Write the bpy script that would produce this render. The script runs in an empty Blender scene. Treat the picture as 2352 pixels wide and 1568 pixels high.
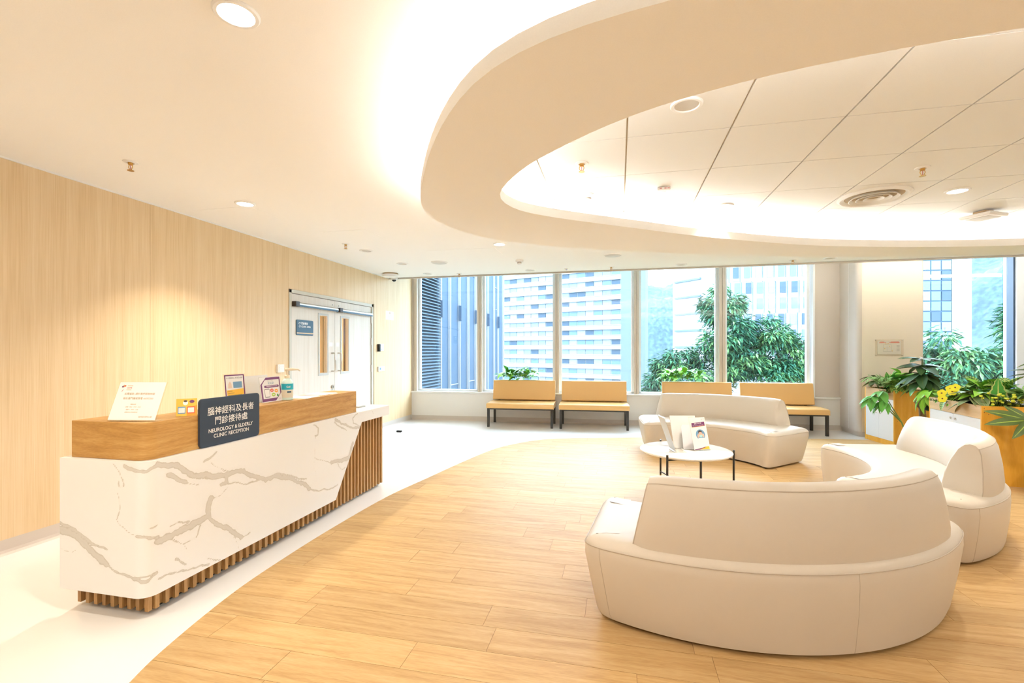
import bpy, bmesh, math, random
import numpy as np
from mathutils import Vector, Matrix, noise
from mathutils.geometry import tessellate_polygon

SC = bpy.context.scene
COL = SC.collection
random.seed(7)
PI = math.pi

# ------------------------------------------------------------------ camera
cam_d = bpy.data.cameras.new('camera')
cam_d.sensor_width = 36.0
cam_d.lens = 1080.0 / 2352.0 * 36.0
cam_d.shift_y = 21.0 / 2352.0
cam_d.clip_start = 0.05
cam_d.clip_end = 3000
cam = bpy.data.objects.new('camera', cam_d)
COL.objects.link(cam)
cam.location = (0, 0, 1.35)
cam.rotation_euler = (PI / 2, 0, math.atan(244 / 1080))
SC.camera = cam

# ------------------------------------------------------------------ sky
SKY_STRENGTH = 10.5
world = bpy.data.worlds.new('sky')
SC.world = world
world.use_nodes = True
bg = world.node_tree.nodes['Background']
bg.inputs[0].default_value = (0.78, 0.89, 1.0, 1)
bg.inputs[1].default_value = SKY_STRENGTH

# ------------------------------------------------------------------ exposure
vs = SC.view_settings
vs.view_transform = 'Standard'
vs.look = 'None'
vs.exposure = 0.92
vs.gamma = 1.0
vs.use_curve_mapping = False
SC.cycles.use_denoising = True
SC.cycles.max_bounces = 7
SC.cycles.diffuse_bounces = 4
SC.cycles.glossy_bounces = 3
SC.cycles.use_light_tree = False
SC.cycles.use_adaptive_sampling = True
SC.cycles.adaptive_threshold = 0.08
SC.cycles.transparent_max_bounces = 16
SC.cycles.sample_clamp_indirect = 8.0
WARM = (1.0, 0.90, 0.75)
WARMER = (1.0, 0.74, 0.44)
DOWN_W = 11.0          # watts of one lit downlight
COVE_E = 21.0          # emission of the cove strips

# ------------------------------------------------------------------ materials
MATS = {}


def nodes_of(m):
    m.use_nodes = True
    return m.node_tree.nodes, m.node_tree.links, m.node_tree.nodes['Principled BSDF']


def mat(name, col, rough=0.5, metal=0.0, spec=0.5, emit=None, es=0.0, bump=0.0, bscale=200.0, alpha=None, trans=0.0):
    if name in MATS:
        return MATS[name]
    m = bpy.data.materials.new(name)
    n, l, p = nodes_of(m)
    p.inputs['Base Color'].default_value = (*col, 1)
    p.inputs['Roughness'].default_value = rough
    p.inputs['Metallic'].default_value = metal
    p.inputs['Specular IOR Level'].default_value = spec
    if emit:
        p.inputs['Emission Color'].default_value = (*emit, 1)
        p.inputs['Emission Strength'].default_value = es
    if trans:
        p.inputs['Transmission Weight'].default_value = trans
    # every surface carries a slight procedural mottling and optional relief
    tc = n.new('ShaderNodeTexCoord')
    nz = n.new('ShaderNodeTexNoise')
    nz.inputs['Scale'].default_value = bscale
    l.new(tc.outputs['Object'], nz.inputs['Vector'])
    mx = n.new('ShaderNodeMix')
    mx.data_type = 'RGBA'
    mx.inputs[6].default_value = (*[c * 0.97 for c in col], 1)
    mx.inputs[7].default_value = (*[min(1, c * 1.03) for c in col], 1)
    l.new(nz.outputs['Fac'], mx.inputs[0])
    l.new(mx.outputs[2], p.inputs['Base Color'])
    if bump:
        b = n.new('ShaderNodeBump')
        b.inputs['Strength'].default_value = bump
        b.inputs['Distance'].default_value = 0.002
        l.new(nz.outputs['Fac'], b.inputs['Height'])
        l.new(b.outputs['Normal'], p.inputs['Normal'])
    MATS[name] = m
    return m


def ramp(n, stops):
    r = n.new('ShaderNodeValToRGB')
    e = r.color_ramp.elements
    e[0].position, e[0].color = stops[0][0], (*stops[0][1], 1)
    e[1].position, e[1].color = stops[-1][0], (*stops[-1][1], 1)
    for pos, c in stops[1:-1]:
        x = e.new(pos)
        x.color = (*c, 1)
    return r


def wood(name, cols, scale=(1, 1, 1), nscale=6.0, rough=0.45, fine=60.0, distort=1.0, rnd=0.0, spec=0.4, fmix=0.35):
    """grain runs along the axis that has the small scale"""
    m = bpy.data.materials.new(name)
    n, l, p = nodes_of(m)
    tc = n.new('ShaderNodeTexCoord')
    mp = n.new('ShaderNodeMapping')
    mp.inputs['Scale'].default_value = scale
    oi = n.new('ShaderNodeObjectInfo')
    add = n.new('ShaderNodeVectorMath')
    add.operation = 'MULTIPLY_ADD'
    cmb = n.new('ShaderNodeCombineXYZ')
    for i in range(3):
        l.new(oi.outputs['Random'], cmb.inputs[i])
    l.new(cmb.outputs[0], add.inputs[0])
    add.inputs[1].default_value = (37.0 * (1 if rnd else 0),) * 3
    l.new(tc.outputs['Object'], add.inputs[2])
    l.new(add.outputs[0], mp.inputs['Vector'])
    n1 = n.new('ShaderNodeTexNoise')
    n1.inputs['Scale'].default_value = nscale
    n1.inputs['Detail'].default_value = 3
    n1.inputs['Distortion'].default_value = distort
    l.new(mp.outputs[0], n1.inputs['Vector'])
    n2 = n.new('ShaderNodeTexNoise')
    n2.inputs['Scale'].default_value = fine
    n2.inputs['Detail'].default_value = 2
    l.new(mp.outputs[0], n2.inputs['Vector'])
    mx = n.new('ShaderNodeMix')
    mx.inputs[0].default_value = fmix
    l.new(n1.outputs['Fac'], mx.inputs[2])
    l.new(n2.outputs['Fac'], mx.inputs[3])
    r = ramp(n, [(0.32, cols[0]), (0.5, cols[1]), (0.68, cols[2])])
    l.new(mx.outputs[0], r.inputs[0])
    hs = n.new('ShaderNodeHueSaturation')
    l.new(r.outputs[0], hs.inputs['Color'])
    if rnd:
        mr = n.new('ShaderNodeMapRange')
        mr.inputs['To Min'].default_value = 1 - rnd
        mr.inputs['To Max'].default_value = 1 + rnd
        l.new(oi.outputs['Random'], mr.inputs['Value'])
        l.new(mr.outputs[0], hs.inputs['Value'])
    l.new(hs.outputs[0], p.inputs['Base Color'])
    p.inputs['Roughness'].default_value = rough
    p.inputs['Specular IOR Level'].default_value = spec
    b = n.new('ShaderNodeBump')
    b.inputs['Strength'].default_value = 0.08
    b.inputs['Distance'].default_value = 0.001
    l.new(n2.outputs['Fac'], b.inputs['Height'])
    l.new(b.outputs['Normal'], p.inputs['Normal'])
    MATS[name] = m
    return m


M_ceil = mat('ceiling_paint', (0.93, 0.91, 0.875), 0.85, spec=0.2)
M_tile = mat('ceiling_tile_metal', (0.82, 0.815, 0.79), 0.55, spec=0.3)
M_joint = mat('joint_tan', (0.66, 0.56, 0.40), 0.8)
M_white = mat('white_paint', (0.85, 0.84, 0.82), 0.6)
M_wallw = mat('low_wall_paint', (0.84, 0.81, 0.77), 0.7)
M_floor = mat('white_vinyl', (0.83, 0.81, 0.79), 0.22, spec=0.45, bscale=400)
M_base = mat('cove_base_vinyl', (0.62, 0.55, 0.49), 0.5, bscale=500)
M_wallwood = wood('wall_laminate', [(0.68, 0.49, 0.27), (0.76, 0.575, 0.345), (0.81, 0.64, 0.42)], (1, 9.0, 0.16), 2.2, 0.5, 16.0, 0.2, fmix=0.5)
M_doorwood = wood('door_laminate', [(0.68, 0.61, 0.52), (0.74, 0.68, 0.60), (0.79, 0.74, 0.67)], (1, 9.0, 0.16), 2.2, 0.5, 16.0, 0.2, fmix=0.5)
M_oak = wood('oak_veneer', [(0.38, 0.185, 0.045), (0.52, 0.28, 0.08), (0.62, 0.37, 0.13)], (1.1, 0.9, 9.0), 2.2, 0.4, 34.0, 1.6)
M_oakx = wood('oak_slat', [(0.34, 0.17, 0.055), (0.47, 0.26, 0.095), (0.57, 0.35, 0.15)], (9.0, 9.0, 0.8), 3.0, 0.45, 30.0, 0.8, rnd=0.12)
M_plank = wood('plank_vinyl', [(0.44, 0.265, 0.105), (0.54, 0.345, 0.15), (0.61, 0.415, 0.205)], (0.8, 9.0, 1.0), 2.6, 0.52, 30.0, 1.2, rnd=0.075, spec=0.22)
M_maple = wood('maple_veneer', [(0.70, 0.33, 0.035), (0.80, 0.41, 0.05), (0.85, 0.47, 0.075)], (7.0, 7.0, 0.5), 2.4, 0.4, 30.0, 0.8)
M_leather = mat('cream_leather', (0.67, 0.60, 0.515), 0.42, spec=0.45, bump=0.25, bscale=900)
M_seam = mat('leather_seam', (0.56, 0.49, 0.41), 0.5)
M_mustard = mat('mustard_leather', (0.74, 0.45, 0.165), 0.3, spec=0.6, bump=0.2, bscale=900)
M_dark = mat('dark_metal', (0.045, 0.043, 0.04), 0.4, metal=0.3)
M_black = mat('black_plastic', (0.012, 0.012, 0.012), 0.5)
M_chrome = mat('brushed_steel', (0.62, 0.58, 0.52), 0.3, metal=1.0)
M_brass = mat('brass', (0.62, 0.38, 0.12), 0.3, metal=1.0)
M_alu = mat('beige_aluminium', (0.62, 0.55, 0.47), 0.45, metal=0.2)
M_aluw = mat('white_aluminium', (0.80, 0.82, 0.84), 0.4)
M_frame = mat('door_frame_steel', (0.60, 0.58, 0.50), 0.5)
M_navy = mat('navy_board', (0.028, 0.045, 0.075), 0.55, bscale=700)
M_blue = mat('steel_blue_board', (0.05, 0.125, 0.20), 0.5)
M_ink = mat('ink_white', (0.88, 0.87, 0.85), 0.6)
M_paper = mat('paper', (0.86, 0.84, 0.82), 0.6)
M_pier = mat('pier_panel', (0.62, 0.555, 0.50), 0.55)
M_pierc = mat('pier_front_paint', (0.80, 0.72, 0.62), 0.7)
M_lam = mat('white_laminate', (0.80, 0.80, 0.80), 0.35)
M_plastic = mat('white_plastic', (0.82, 0.80, 0.77), 0.4)
M_purple = mat('print_purple', (0.17, 0.035, 0.14), 0.5)
M_yellow = mat('print_yellow', (0.85, 0.50, 0.05), 0.5)
M_orange = mat('print_orange', (0.86, 0.33, 0.02), 0.5)
M_red = mat('print_red', (0.75, 0.10, 0.035), 0.5)
M_lime = mat('print_lime', (0.42, 0.62, 0.06), 0.5)
M_green = mat('print_green', (0.08, 0.30, 0.07), 0.5)
M_skyb = mat('print_blue', (0.16, 0.33, 0.52), 0.5)
M_teal = mat('print_teal', (0.02, 0.45, 0.62), 0.4)
M_gel = mat('clear_gel', (0.70, 0.88, 0.84), 0.15)
M_tan = mat('print_tan', (0.55, 0.37, 0.20), 0.6)
M_skin = mat('print_skin', (0.80, 0.47, 0.36), 0.6)
M_hair = mat('print_brown', (0.10, 0.07, 0.05), 0.6)
M_grey = mat('print_grey', (0.30, 0.29, 0.29), 0.6)
M_rose = mat('print_rose', (0.62, 0.30, 0.30), 0.6)
M_trunk = mat('bark', (0.19, 0.12, 0.06), 0.8, bump=0.6, bscale=60)
M_stem = mat('green_stem', (0.14, 0.22, 0.04), 0.5)
M_moss = mat('moss_green', (0.02, 0.10, 0.02), 0.9)
M_soil = mat('soil_dark', (0.02, 0.05, 0.015), 0.95)


def emission(name, col, s):
    m = bpy.data.materials.new(name)
    m.use_nodes = True
    n, l = m.node_tree.nodes, m.node_tree.links
    n.clear()
    o = n.new('ShaderNodeOutputMaterial')
    e = n.new('ShaderNodeEmission')
    e.inputs[0].default_value = (*col, 1)
    e.inputs[1].default_value = s
    l.new(e.outputs[0], o.inputs[0])
    MATS[name] = m
    return m


M_lamp = emission('lamp_diffuser', (1.0, 0.93, 0.80), 14.0)
M_lamp.cycles.emission_sampling = 'NONE'
M_cove = emission('cove_led_strip', (1.0, 0.985, 0.95), COVE_E)


def glass(name, tint, refl=0.04, rough=0.0):
    m = bpy.data.materials.new(name)
    m.use_nodes = True
    n, l = m.node_tree.nodes, m.node_tree.links
    n.clear()
    o = n.new('ShaderNodeOutputMaterial')
    t = n.new('ShaderNodeBsdfTransparent')
    t.inputs[0].default_value = (*tint, 1)
    g = n.new('ShaderNodeBsdfGlossy')
    g.inputs['Roughness'].default_value = rough
    f = n.new('ShaderNodeFresnel')
    f.inputs[0].default_value = 1.5
    mt = n.new('ShaderNodeMath')
    mt.operation = 'MULTIPLY_ADD'
    mt.inputs[1].default_value = 1.0
    mt.inputs[2].default_value = refl
    l.new(f.outputs[0], mt.inputs[0])
    # only the outer face of the solid pane reflects (no false total reflection on leaving it)
    ge = n.new('ShaderNodeNewGeometry')
    iv = n.new('ShaderNodeMath')
    iv.operation = 'SUBTRACT'
    iv.inputs[0].default_value = 1.0
    l.new(ge.outputs['Backfacing'], iv.inputs[1])
    mul = n.new('ShaderNodeMath')
    mul.operation = 'MULTIPLY'
    l.new(mt.outputs[0], mul.inputs[0])
    l.new(iv.outputs[0], mul.inputs[1])
    mx = n.new('ShaderNodeMixShader')
    l.new(mul.outputs[0], mx.inputs[0])
    l.new(t.outputs[0], mx.inputs[1])
    l.new(g.outputs[0], mx.inputs[2])
    l.new(mx.outputs[0], o.inputs[0])
    MATS[name] = m
    return m


M_glass = glass('window_glass', (0.90, 0.96, 1.0), 0.03)
M_acrylic = glass('clear_acrylic', (0.97, 0.96, 0.94), 0.02)
M_doorglass = glass('door_glass', (0.95, 0.95, 0.92), 0.0)


# ------------------------------------------------------------------ mesh helpers
def wloc(o):
    v = Vector((0, 0, 0))
    while o is not None:
        v += o.location
        o = o.parent
    return v


class MB:
    def __init__(self):
        self.v, self.f = [], []

    def add(self, vs, fs, M=None):
        k = len(self.v)
        self.v += [tuple(M @ Vector(p)) if M is not None else tuple(p) for p in vs]
        self.f += [tuple(i + k for i in f) for f in fs]
        return self

    def box(self, x0, x1, y0, y1, z0, z1, M=None):
        vs = [(x0, y0, z0), (x1, y0, z0), (x1, y1, z0), (x0, y1, z0), (x0, y0, z1), (x1, y0, z1), (x1, y1, z1), (x0, y1, z1)]
        return self.add(vs, [(3, 2, 1, 0), (4, 5, 6, 7), (0, 1, 5, 4), (1, 2, 6, 5), (2, 3, 7, 6), (3, 0, 4, 7)], M)

    def prism(self, poly, z0, z1, M=None):
        n = len(poly)
        a = sum(poly[i][0] * poly[(i + 1) % n][1] - poly[(i + 1) % n][0] * poly[i][1] for i in range(n))
        if a < 0:
            poly = list(reversed(poly))
        vs = [(p[0], p[1], z0) for p in poly] + [(p[0], p[1], z1) for p in poly]
        fs = [tuple(reversed(range(n))), tuple(range(n, 2 * n))]
        fs += [(i, (i + 1) % n, n + (i + 1) % n, n + i) for i in range(n)]
        return self.add(vs, fs, M)

    def tube(self, pts, r, n=8, closed=False, M=None):
        pts = [Vector(p) for p in pts]
        m = len(pts)
        rs = r if isinstance(r, (list, tuple)) else [r] * m
        vs, fs = [], []
        up = Vector((0.013, 0.021, 1.0))
        for i, p in enumerate(pts):
            a = pts[(i - 1) % m] if (closed or i > 0) else p
            b = pts[(i + 1) % m] if (closed or i < m - 1) else p
            t = (b - a).normalized()
            u = up - t * up.dot(t)
            if u.length < 0.05:
                u = Vector((1, 0, 0)) - t * t.x
            u.normalize()
            w = t.cross(u)
            up = u
            for j in range(n):
                an = 2 * PI * j / n
                vs.append(tuple(p + (u * math.cos(an) + w * math.sin(an)) * rs[i]))
        for i in range(m if closed else m - 1):
            for j in range(n):
                a, b = i * n + j, i * n + (j + 1) % n
                c, d = ((i + 1) % m) * n + (j + 1) % n, ((i + 1) % m) * n + j
                fs.append((a, b, c, d))
        if not closed:
            fs.append(tuple(reversed(range(n))))
            fs.append(tuple(range((m - 1) * n, m * n)))
        return self.add(vs, fs, M)

    def lathe(self, prof, n=28, c=(0, 0, 0), M=None, loop=False):
        """profile of (r, z); closed at r = 0 ends by caps"""
        vs, fs = [], []
        for r, z in prof:
            for j in range(n):
                a = 2 * PI * j / n
                vs.append((c[0] + r * math.cos(a), c[1] + r * math.sin(a), c[2] + z))
        np_ = len(prof)
        for i in range(np_ if loop else np_ - 1):
            i2 = (i + 1) % np_
            for j in range(n):
                fs.append((i * n + j, i * n + (j + 1) % n, i2 * n + (j + 1) % n, i2 * n + j))
        if loop:
            return self.add(vs, fs, M)
        fs.append(tuple(reversed(range(n))))
        k = (len(prof) - 1) * n
        fs.append(tuple(range(k, k + n)))
        return self.add(vs, fs, M)

    def rings(self, rings, cap=True, M=None):
        n = len(rings[0])
        vs = [p for r in rings for p in r]
        fs = []
        for i in range(len(rings) - 1):
            for j in range(n):
                fs.append((i * n + j, i * n + (j + 1) % n, (i + 1) * n + (j + 1) % n, (i + 1) * n + j))
        if cap == 'tri':
            k = (len(rings) - 1) * n
            for t in tessellate_polygon([[Vector((p[0], p[1], 0)) for p in rings[-1]]]):
                fs.append(tuple(k + i for i in t))
            fs.append(tuple(reversed(range(n))))
        elif cap:
            fs.append(tuple(reversed(range(n))))
            fs.append(tuple(range((len(rings) - 1) * n, len(rings) * n)))
        return self.add(vs, fs, M)

    def mesh(self, name, off=Vector((0, 0, 0)), smooth=None):
        me = bpy.data.meshes.new(name)
        me.from_pydata([(p[0] - off[0], p[1] - off[1], p[2] - off[2]) for p in self.v], [], self.f)
        me.update()
        if smooth is not None:
            me.shade_smooth()
            me.set_sharp_from_angle(angle=math.radians(smooth))
        return me

    def build(self, name, m, parent=None, smooth=None, bevel=0.0, loc=None):
        off = wloc(parent)
        if loc is not None:
            off = off + Vector(loc) - wloc(parent) if parent is None else Vector(loc)
        me = self.mesh(name, off, smooth)
        me.materials.append(m)
        o = bpy.data.objects.new(name, me)
        COL.objects.link(o)
        if parent is not None:
            o.parent = parent
            if loc is not None:
                o.location = Vector(loc) - wloc(parent)
        elif loc is not None:
            o.location = loc
        if bevel:
            b = o.modifiers.new('bevel', 'BEVEL')
            b.width = bevel
            b.segments = 2
            b.limit_method = 'ANGLE'
            b.angle_limit = math.radians(40)
        return o


def tag(o, label=None, cat=None, group=None, kind=None):
    for k, v in (('label', label), ('category', cat), ('group', group), ('kind', kind)):
        if v:
            o[k] = v
    return o


def empty(name, loc=(0, 0, 0), label=None, cat=None, group=None, kind=None):
    o = bpy.data.objects.new(name, None)
    COL.objects.link(o)
    o.location = loc
    o.empty_display_size = 0.05
    return tag(o, label, cat, group, kind)


def copy_tree(o, parent=None):
    c = o.copy()
    COL.objects.link(c)
    c.parent = parent
    for ch in list(o.children):
        copy_tree(ch, c)
    return c


def place(root, loc, rz=0.0, label=None):
    root.location = loc
    root.rotation_euler = (0, 0, rz)
    if label:
        root['label'] = label
    return root


def bez(pts, closed=False, n=8):
    """Catmull-Rom resampling"""
    P = [Vector(p) for p in pts]
    m = len(P)
    out = []
    for i in range(m if closed else m - 1):
        p0 = P[(i - 1) % m] if (closed or i > 0) else P[i] * 2 - P[i + 1]
        p1, p2 = P[i], P[(i + 1) % m]
        p3 = P[(i + 2) % m] if (closed or i < m - 2) else P[i + 1] * 2 - P[i]
        for k in range(n):
            t = k / n
            out.append(0.5 * ((2 * p1) + (p2 - p0) * t + (2 * p0 - 5 * p1 + 4 * p2 - p3) * t * t + (3 * p1 - p0 - 3 * p2 + p3) * t ** 3))
    if not closed:
        out.append(P[-1])
    return out


def resample(pts, n):
    """even spacing along a closed 2-D polyline"""
    P = [Vector(p) for p in pts] + [Vector(pts[0])]
    L = [0]
    for i in range(len(P) - 1):
        L.append(L[-1] + (P[i + 1] - P[i]).length)
    out, j = [], 0
    for k in range(n):
        s = L[-1] * k / n
        while L[j + 1] < s:
            j += 1
        t = (s - L[j]) / max(1e-9, L[j + 1] - L[j])
        out.append(P[j].lerp(P[j + 1], t))
    return out


def offset(pts, d):
    """offset a closed CCW curve inwards by d"""
    n = len(pts)
    out = []
    for i in range(n):
        t = pts[(i + 1) % n] - pts[i - 1]
        t = Vector((t.x, t.y)).normalized()
        out.append(Vector((pts[i].x - t.y * d, pts[i].y + t.x * d)))
    return out


def clip_rect(poly, x0, x1, y0, y1):
    def clip(P, inside, inter):
        out = []
        for i in range(len(P)):
            a, b = P[i - 1], P[i]
            ia, ib = inside(a), inside(b)
            if ib:
                if not ia:
                    out.append(inter(a, b))
                out.append(b)
            elif ia:
                out.append(inter(a, b))
        return out
    def ix(x):
        return lambda a, b: (x, a[1] + (b[1] - a[1]) * (x - a[0]) / (b[0] - a[0]))
    def iy(y):
        return lambda a, b: (a[0] + (b[0] - a[0]) * (y - a[1]) / (b[1] - a[1]), y)
    P = [tuple(p) for p in poly]
    for ins, it in ((lambda p: p[0] >= x0, ix(x0)), (lambda p: p[0] <= x1, ix(x1)), (lambda p: p[1] >= y0, iy(y0)), (lambda p: p[1] <= y1, iy(y1))):
        if not P:
            return []
        P = clip(P, ins, it)
    Q = []
    for p in P:
        if not Q or (abs(p[0] - Q[-1][0]) + abs(p[1] - Q[-1][1])) > 1e-5:
            Q.append(p)
    if len(Q) > 1 and abs(Q[0][0] - Q[-1][0]) + abs(Q[0][1] - Q[-1][1]) < 1e-5:
        Q.pop()
    return Q if len(Q) >= 3 else []


def area(P):
    return abs(sum(P[i - 1][0] * P[i][1] - P[i][0] * P[i - 1][1] for i in range(len(P)))) / 2


def PM(o, u, v):
    u, v = Vector(u).normalized(), Vector(v)
    w = u.cross(v).normalized()
    v = w.cross(u)
    return Matrix(((u.x, v.x, w.x, o[0]), (u.y, v.y, w.y, o[1]), (u.z, v.z, w.z, o[2]), (0, 0, 0, 1)))


def rrect(x0, x1, y0, y1, r, n=5):
    out = []
    for cx, cy, a0 in ((x1 - r, y0 + r, -PI / 2), (x1 - r, y1 - r, 0), (x0 + r, y1 - r, PI / 2), (x0 + r, y0 + r, PI)):
        for k in range(n + 1):
            a = a0 + PI / 2 * k / n
            out.append((cx + r * math.cos(a), cy + r * math.sin(a)))
    return out


def ell(cx, cy, rx, ry, n=24):
    return [(cx + rx * math.cos(2 * PI * k / n), cy + ry * math.sin(2 * PI * k / n)) for k in range(n)]


def prt(name, poly, M, m, parent, h=0.0006, t=0.0004):
    """a flat print: a thin film on a surface, h above it"""
    return MB().prism(poly, h, h + t, M).build(name, m, parent)


_dg = None


def text(body, M, m, parent, width=None, height=None, x=0.0, y=0.0, h=0.0012, bold=0.0, align='C', name='lettering'):
    cu = bpy.data.curves.new('txt', 'FONT')
    cu.body = body
    cu.size = 1.0
    cu.offset = bold
    cu.resolution_u = 3
    ob = bpy.data.objects.new('txt', cu)
    COL.objects.link(ob)
    dg = bpy.context.evaluated_depsgraph_get()
    me = bpy.data.meshes.new_from_object(ob.evaluated_get(dg))
    COL.objects.unlink(ob)
    bpy.data.objects.remove(ob)
    bpy.data.curves.remove(cu)
    vs = [v.co.copy() for v in me.vertices]
    fs = [tuple(p.vertices) for p in me.polygons]
    bpy.data.meshes.remove(me)
    if not vs:
        return None
    x0, x1 = min(v.x for v in vs), max(v.x for v in vs)
    y0, y1 = min(v.y for v in vs), max(v.y for v in vs)
    sx = width / (x1 - x0) if width else height / (y1 - y0)
    sy = height / (y1 - y0) if height else sx
    ox = {'C': (x0 + x1) / 2, 'L': x0, 'R': x1}[align]
    out = [((v.x - ox) * sx + x, (v.y - (y0 + y1) / 2) * sy + y, h) for v in vs]
    return MB().add(out, fs, M).build(name, m, parent)


# ================================================================== THE ROOM
CZ = 2.63                      # ceiling height
WX = -3.96                     # left wall
EDGE = 7.63                    # where the main ceiling stops before the window wall


def win_y(x):                  # window wall line in plan
    return 8.58 + 0.05 * (x + 3.97)


WANG = math.atan(0.05)
RX = 7.6                       # right end of the room
BY = -4.2                      # back of the room

fl = MB().box(WX - 0.2, RX + 0.2, BY - 0.2, 9.35, -0.2, 0.0).build('floor', M_floor)
tag(fl, 'glossy white vinyl floor', 'floor', kind='structure')

# ---- wood inlay of planks
wood_edge = [(-0.6, -0.55), (-1.15, -0.1), (-1.5, 0.45), (-1.74, 0.95), (-1.90, 1.42), (-2.0, 1.72), (-2.09, 2.2), (-2.118, 2.65), (-2.12, 3.2), (-2.08, 3.99),
             (-1.97, 4.65), (-1.845, 5.39), (-1.675, 6.17), (-1.47, 6.62), (-1.15, 7.03), (-0.75, 7.24), (-0.3, 7.38), (0.4, 7.58), (1.6, 7.83), (2.92, 8.03), (3.66, 8.12), (4.6, 8.2)]
edge = [(p.x, p.y) for p in bez([(a, b, 0) for a, b in wood_edge], False, 5)]
wood_poly = edge + [(6.9, 8.3), (6.9, -0.7), (-0.2, -0.7)]
fw = empty('wood_floor', (0, 0, 0), 'honey oak plank floor with a sweeping curved border', 'floor', kind='structure')
ROW, PL = 0.187, 0.98
joint = {1.653: -1.432, 1.84: -0.905, 2.027: -0.578, 2.214: -0.648, 2.401: -1.145, 2.588: -0.95, 2.775: -0.325, 3.149: -1.433}
plank_full = {}
back_planks = MB()
r0 = 1.653 - 12 * ROW
for i in range(50):
    y0 = r0 + i * ROW
    y1 = y0 + ROW
    if y0 > 8.4:
        break
    ph = None
    for k, v in joint.items():
        if abs(k - y0) < 0.03:
            ph = v
    if ph is None:
        ph = random.uniform(-1.5, -0.5)
    x = ph - PL * 3
    while x < 6.9:
        P = clip_rect(wood_poly, x + 0.0009, x + PL - 0.0009, y0 + 0.0009, y1 - 0.0009)
        if P and area(P) > 0.0008:
            cx, cy = x + PL / 2, (y0 + y1) / 2
            inview = y1 > 1.2 and cx - PL / 2 < cy * 0.72 + 0.55 and cx < 5.2
            if not inview:
                back_planks.prism(P, 0.0, 0.003)
            else:
                full = area(P) > (PL - .0018) * (ROW - .0018) - 1e-6
                if full and 'm' in plank_full:
                    o = bpy.data.objects.new('plank', plank_full['m'])
                    COL.objects.link(o)
                    o.parent = fw
                    o.location = (cx, cy, 0)
                else:
                    o = MB().prism(P, 0.0, 0.003).build('plank', M_plank, fw, loc=(cx, cy, 0))
                    if full:
                        plank_full['m'] = o.data
        x += PL
tag(back_planks.build('plank_field', M_plank, fw), kind='stuff')
up_ = MB()
wp3 = [Vector((x, y, 0)) for x, y in wood_poly]
up_.add([(p.x, p.y, 0.0012) for p in wp3], [tuple(t) for t in tessellate_polygon([wp3])])
up_.build('underlay', mat('underlay_brown', (0.26, 0.15, 0.06), 0.9), fw)

# ---- left wall with laminate panels
DY0, DY1, DZ = 5.043, 7.09, 2.112
wl = MB()
wl.box(WX - 0.2, WX - 0.015, BY, DY0, 0, 3.3).box(WX - 0.2, WX - 0.015, DY1, 8.8, 0, 3.3).box(WX - 0.2, WX - 0.015, DY0, DY1, DZ, 3.3)
wl = tag(wl.build('wall_left', M_wallwood), kind='structure')
g = 0.001
for a, b, z0, z1 in ((BY, -1.96, .1, CZ), (-1.96, -.65, .1, CZ), (-.65, .66, .1, CZ), (.66, 1.97, .1, CZ), (1.97, 3.287, .1, CZ), (3.287, 4.601, .1, CZ), (4.601, DY0, .1, CZ),
                     (DY0, DY1, DZ, CZ), (DY1, 8.58, .1, 3.25)):
    MB().box(WX - 0.015, WX, a + g, b - g, z0, z1).build('wall_panel', M_wallwood, wl, loc=(WX, (a + b) / 2, 1.3))


def cove_base(name, x0, x1, y0, y1, axis, h=0.10):
    m = MB()
    prof = [(0.0, 0.0), (0.03, 0.0), (0.012, 0.012), (0.006, 0.03), (0.006, h), (0.0, h)]
    vs, fs = [], []
    k = len(prof)
    for e in (0, 1):
        for d, z in prof:
            if axis == 'y':
                vs.append((x0 + d, (y0, y1)[e], z))
            else:
                vs.append((x0 + (x1 - x0) * e, (y0, y1)[e] - d, z))
    fs = [(i, (i + 1) % k, k + (i + 1) % k, k + i) for i in range(k)] + [tuple(range(k)), tuple(reversed(range(k, 2 * k)))]
    m.add(vs, fs)
    return tag(m.build(name, M_base), kind='structure')


cove_base('baseboard_left', WX - 0.005, 0, BY, DY0, 'y')
cove_base('baseboard_left_end', WX - 0.005, 0, DY1, 8.57, 'y')

# ---- rear and right walls, out of the picture, closing the room
tag(MB().box(WX - 0.2, RX + 0.2, BY - 0.2, BY, 0, 3.3).build('wall_back', M_white), kind='structure')
tag(MB().box(RX, RX + 0.2, BY, 9.35, 0, 3.3).build('wall_right', M_white), kind='structure')

# ---- ceiling, with the oval opening that holds the tiles
ringO = [(0.15, 1.451), (-0.228, 1.537), (-0.535, 1.719), (-0.863, 2.137), (-1.195, 2.731), (-1.36, 3.097), (-1.42, 3.382), (-1.375, 3.691), (-1.227, 4.076), (-0.968, 4.361), (-0.509, 4.697), (0.132, 5.032), (0.816, 5.333), (2.005, 5.74), (2.70, 5.91), (3.5, 6.04), (4.22, 6.07), (5.15, 5.949)]
ringI = [(1.264, 1.825), (0.977, 1.852), (0.511, 1.94), (0.043, 2.133), (-0.422, 2.496), (-0.603, 2.715), (-0.74, 2.93), (-0.791, 3.09), (-0.754, 3.296), (-0.666, 3.447), (-0.399, 3.686), (0.291, 4.198), (0.686, 4.483), (1.663, 5.05), (2.443, 5.334), (3.124, 5.497), (3.869, 5.587)]
CC = (2.65, 3.70)


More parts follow.
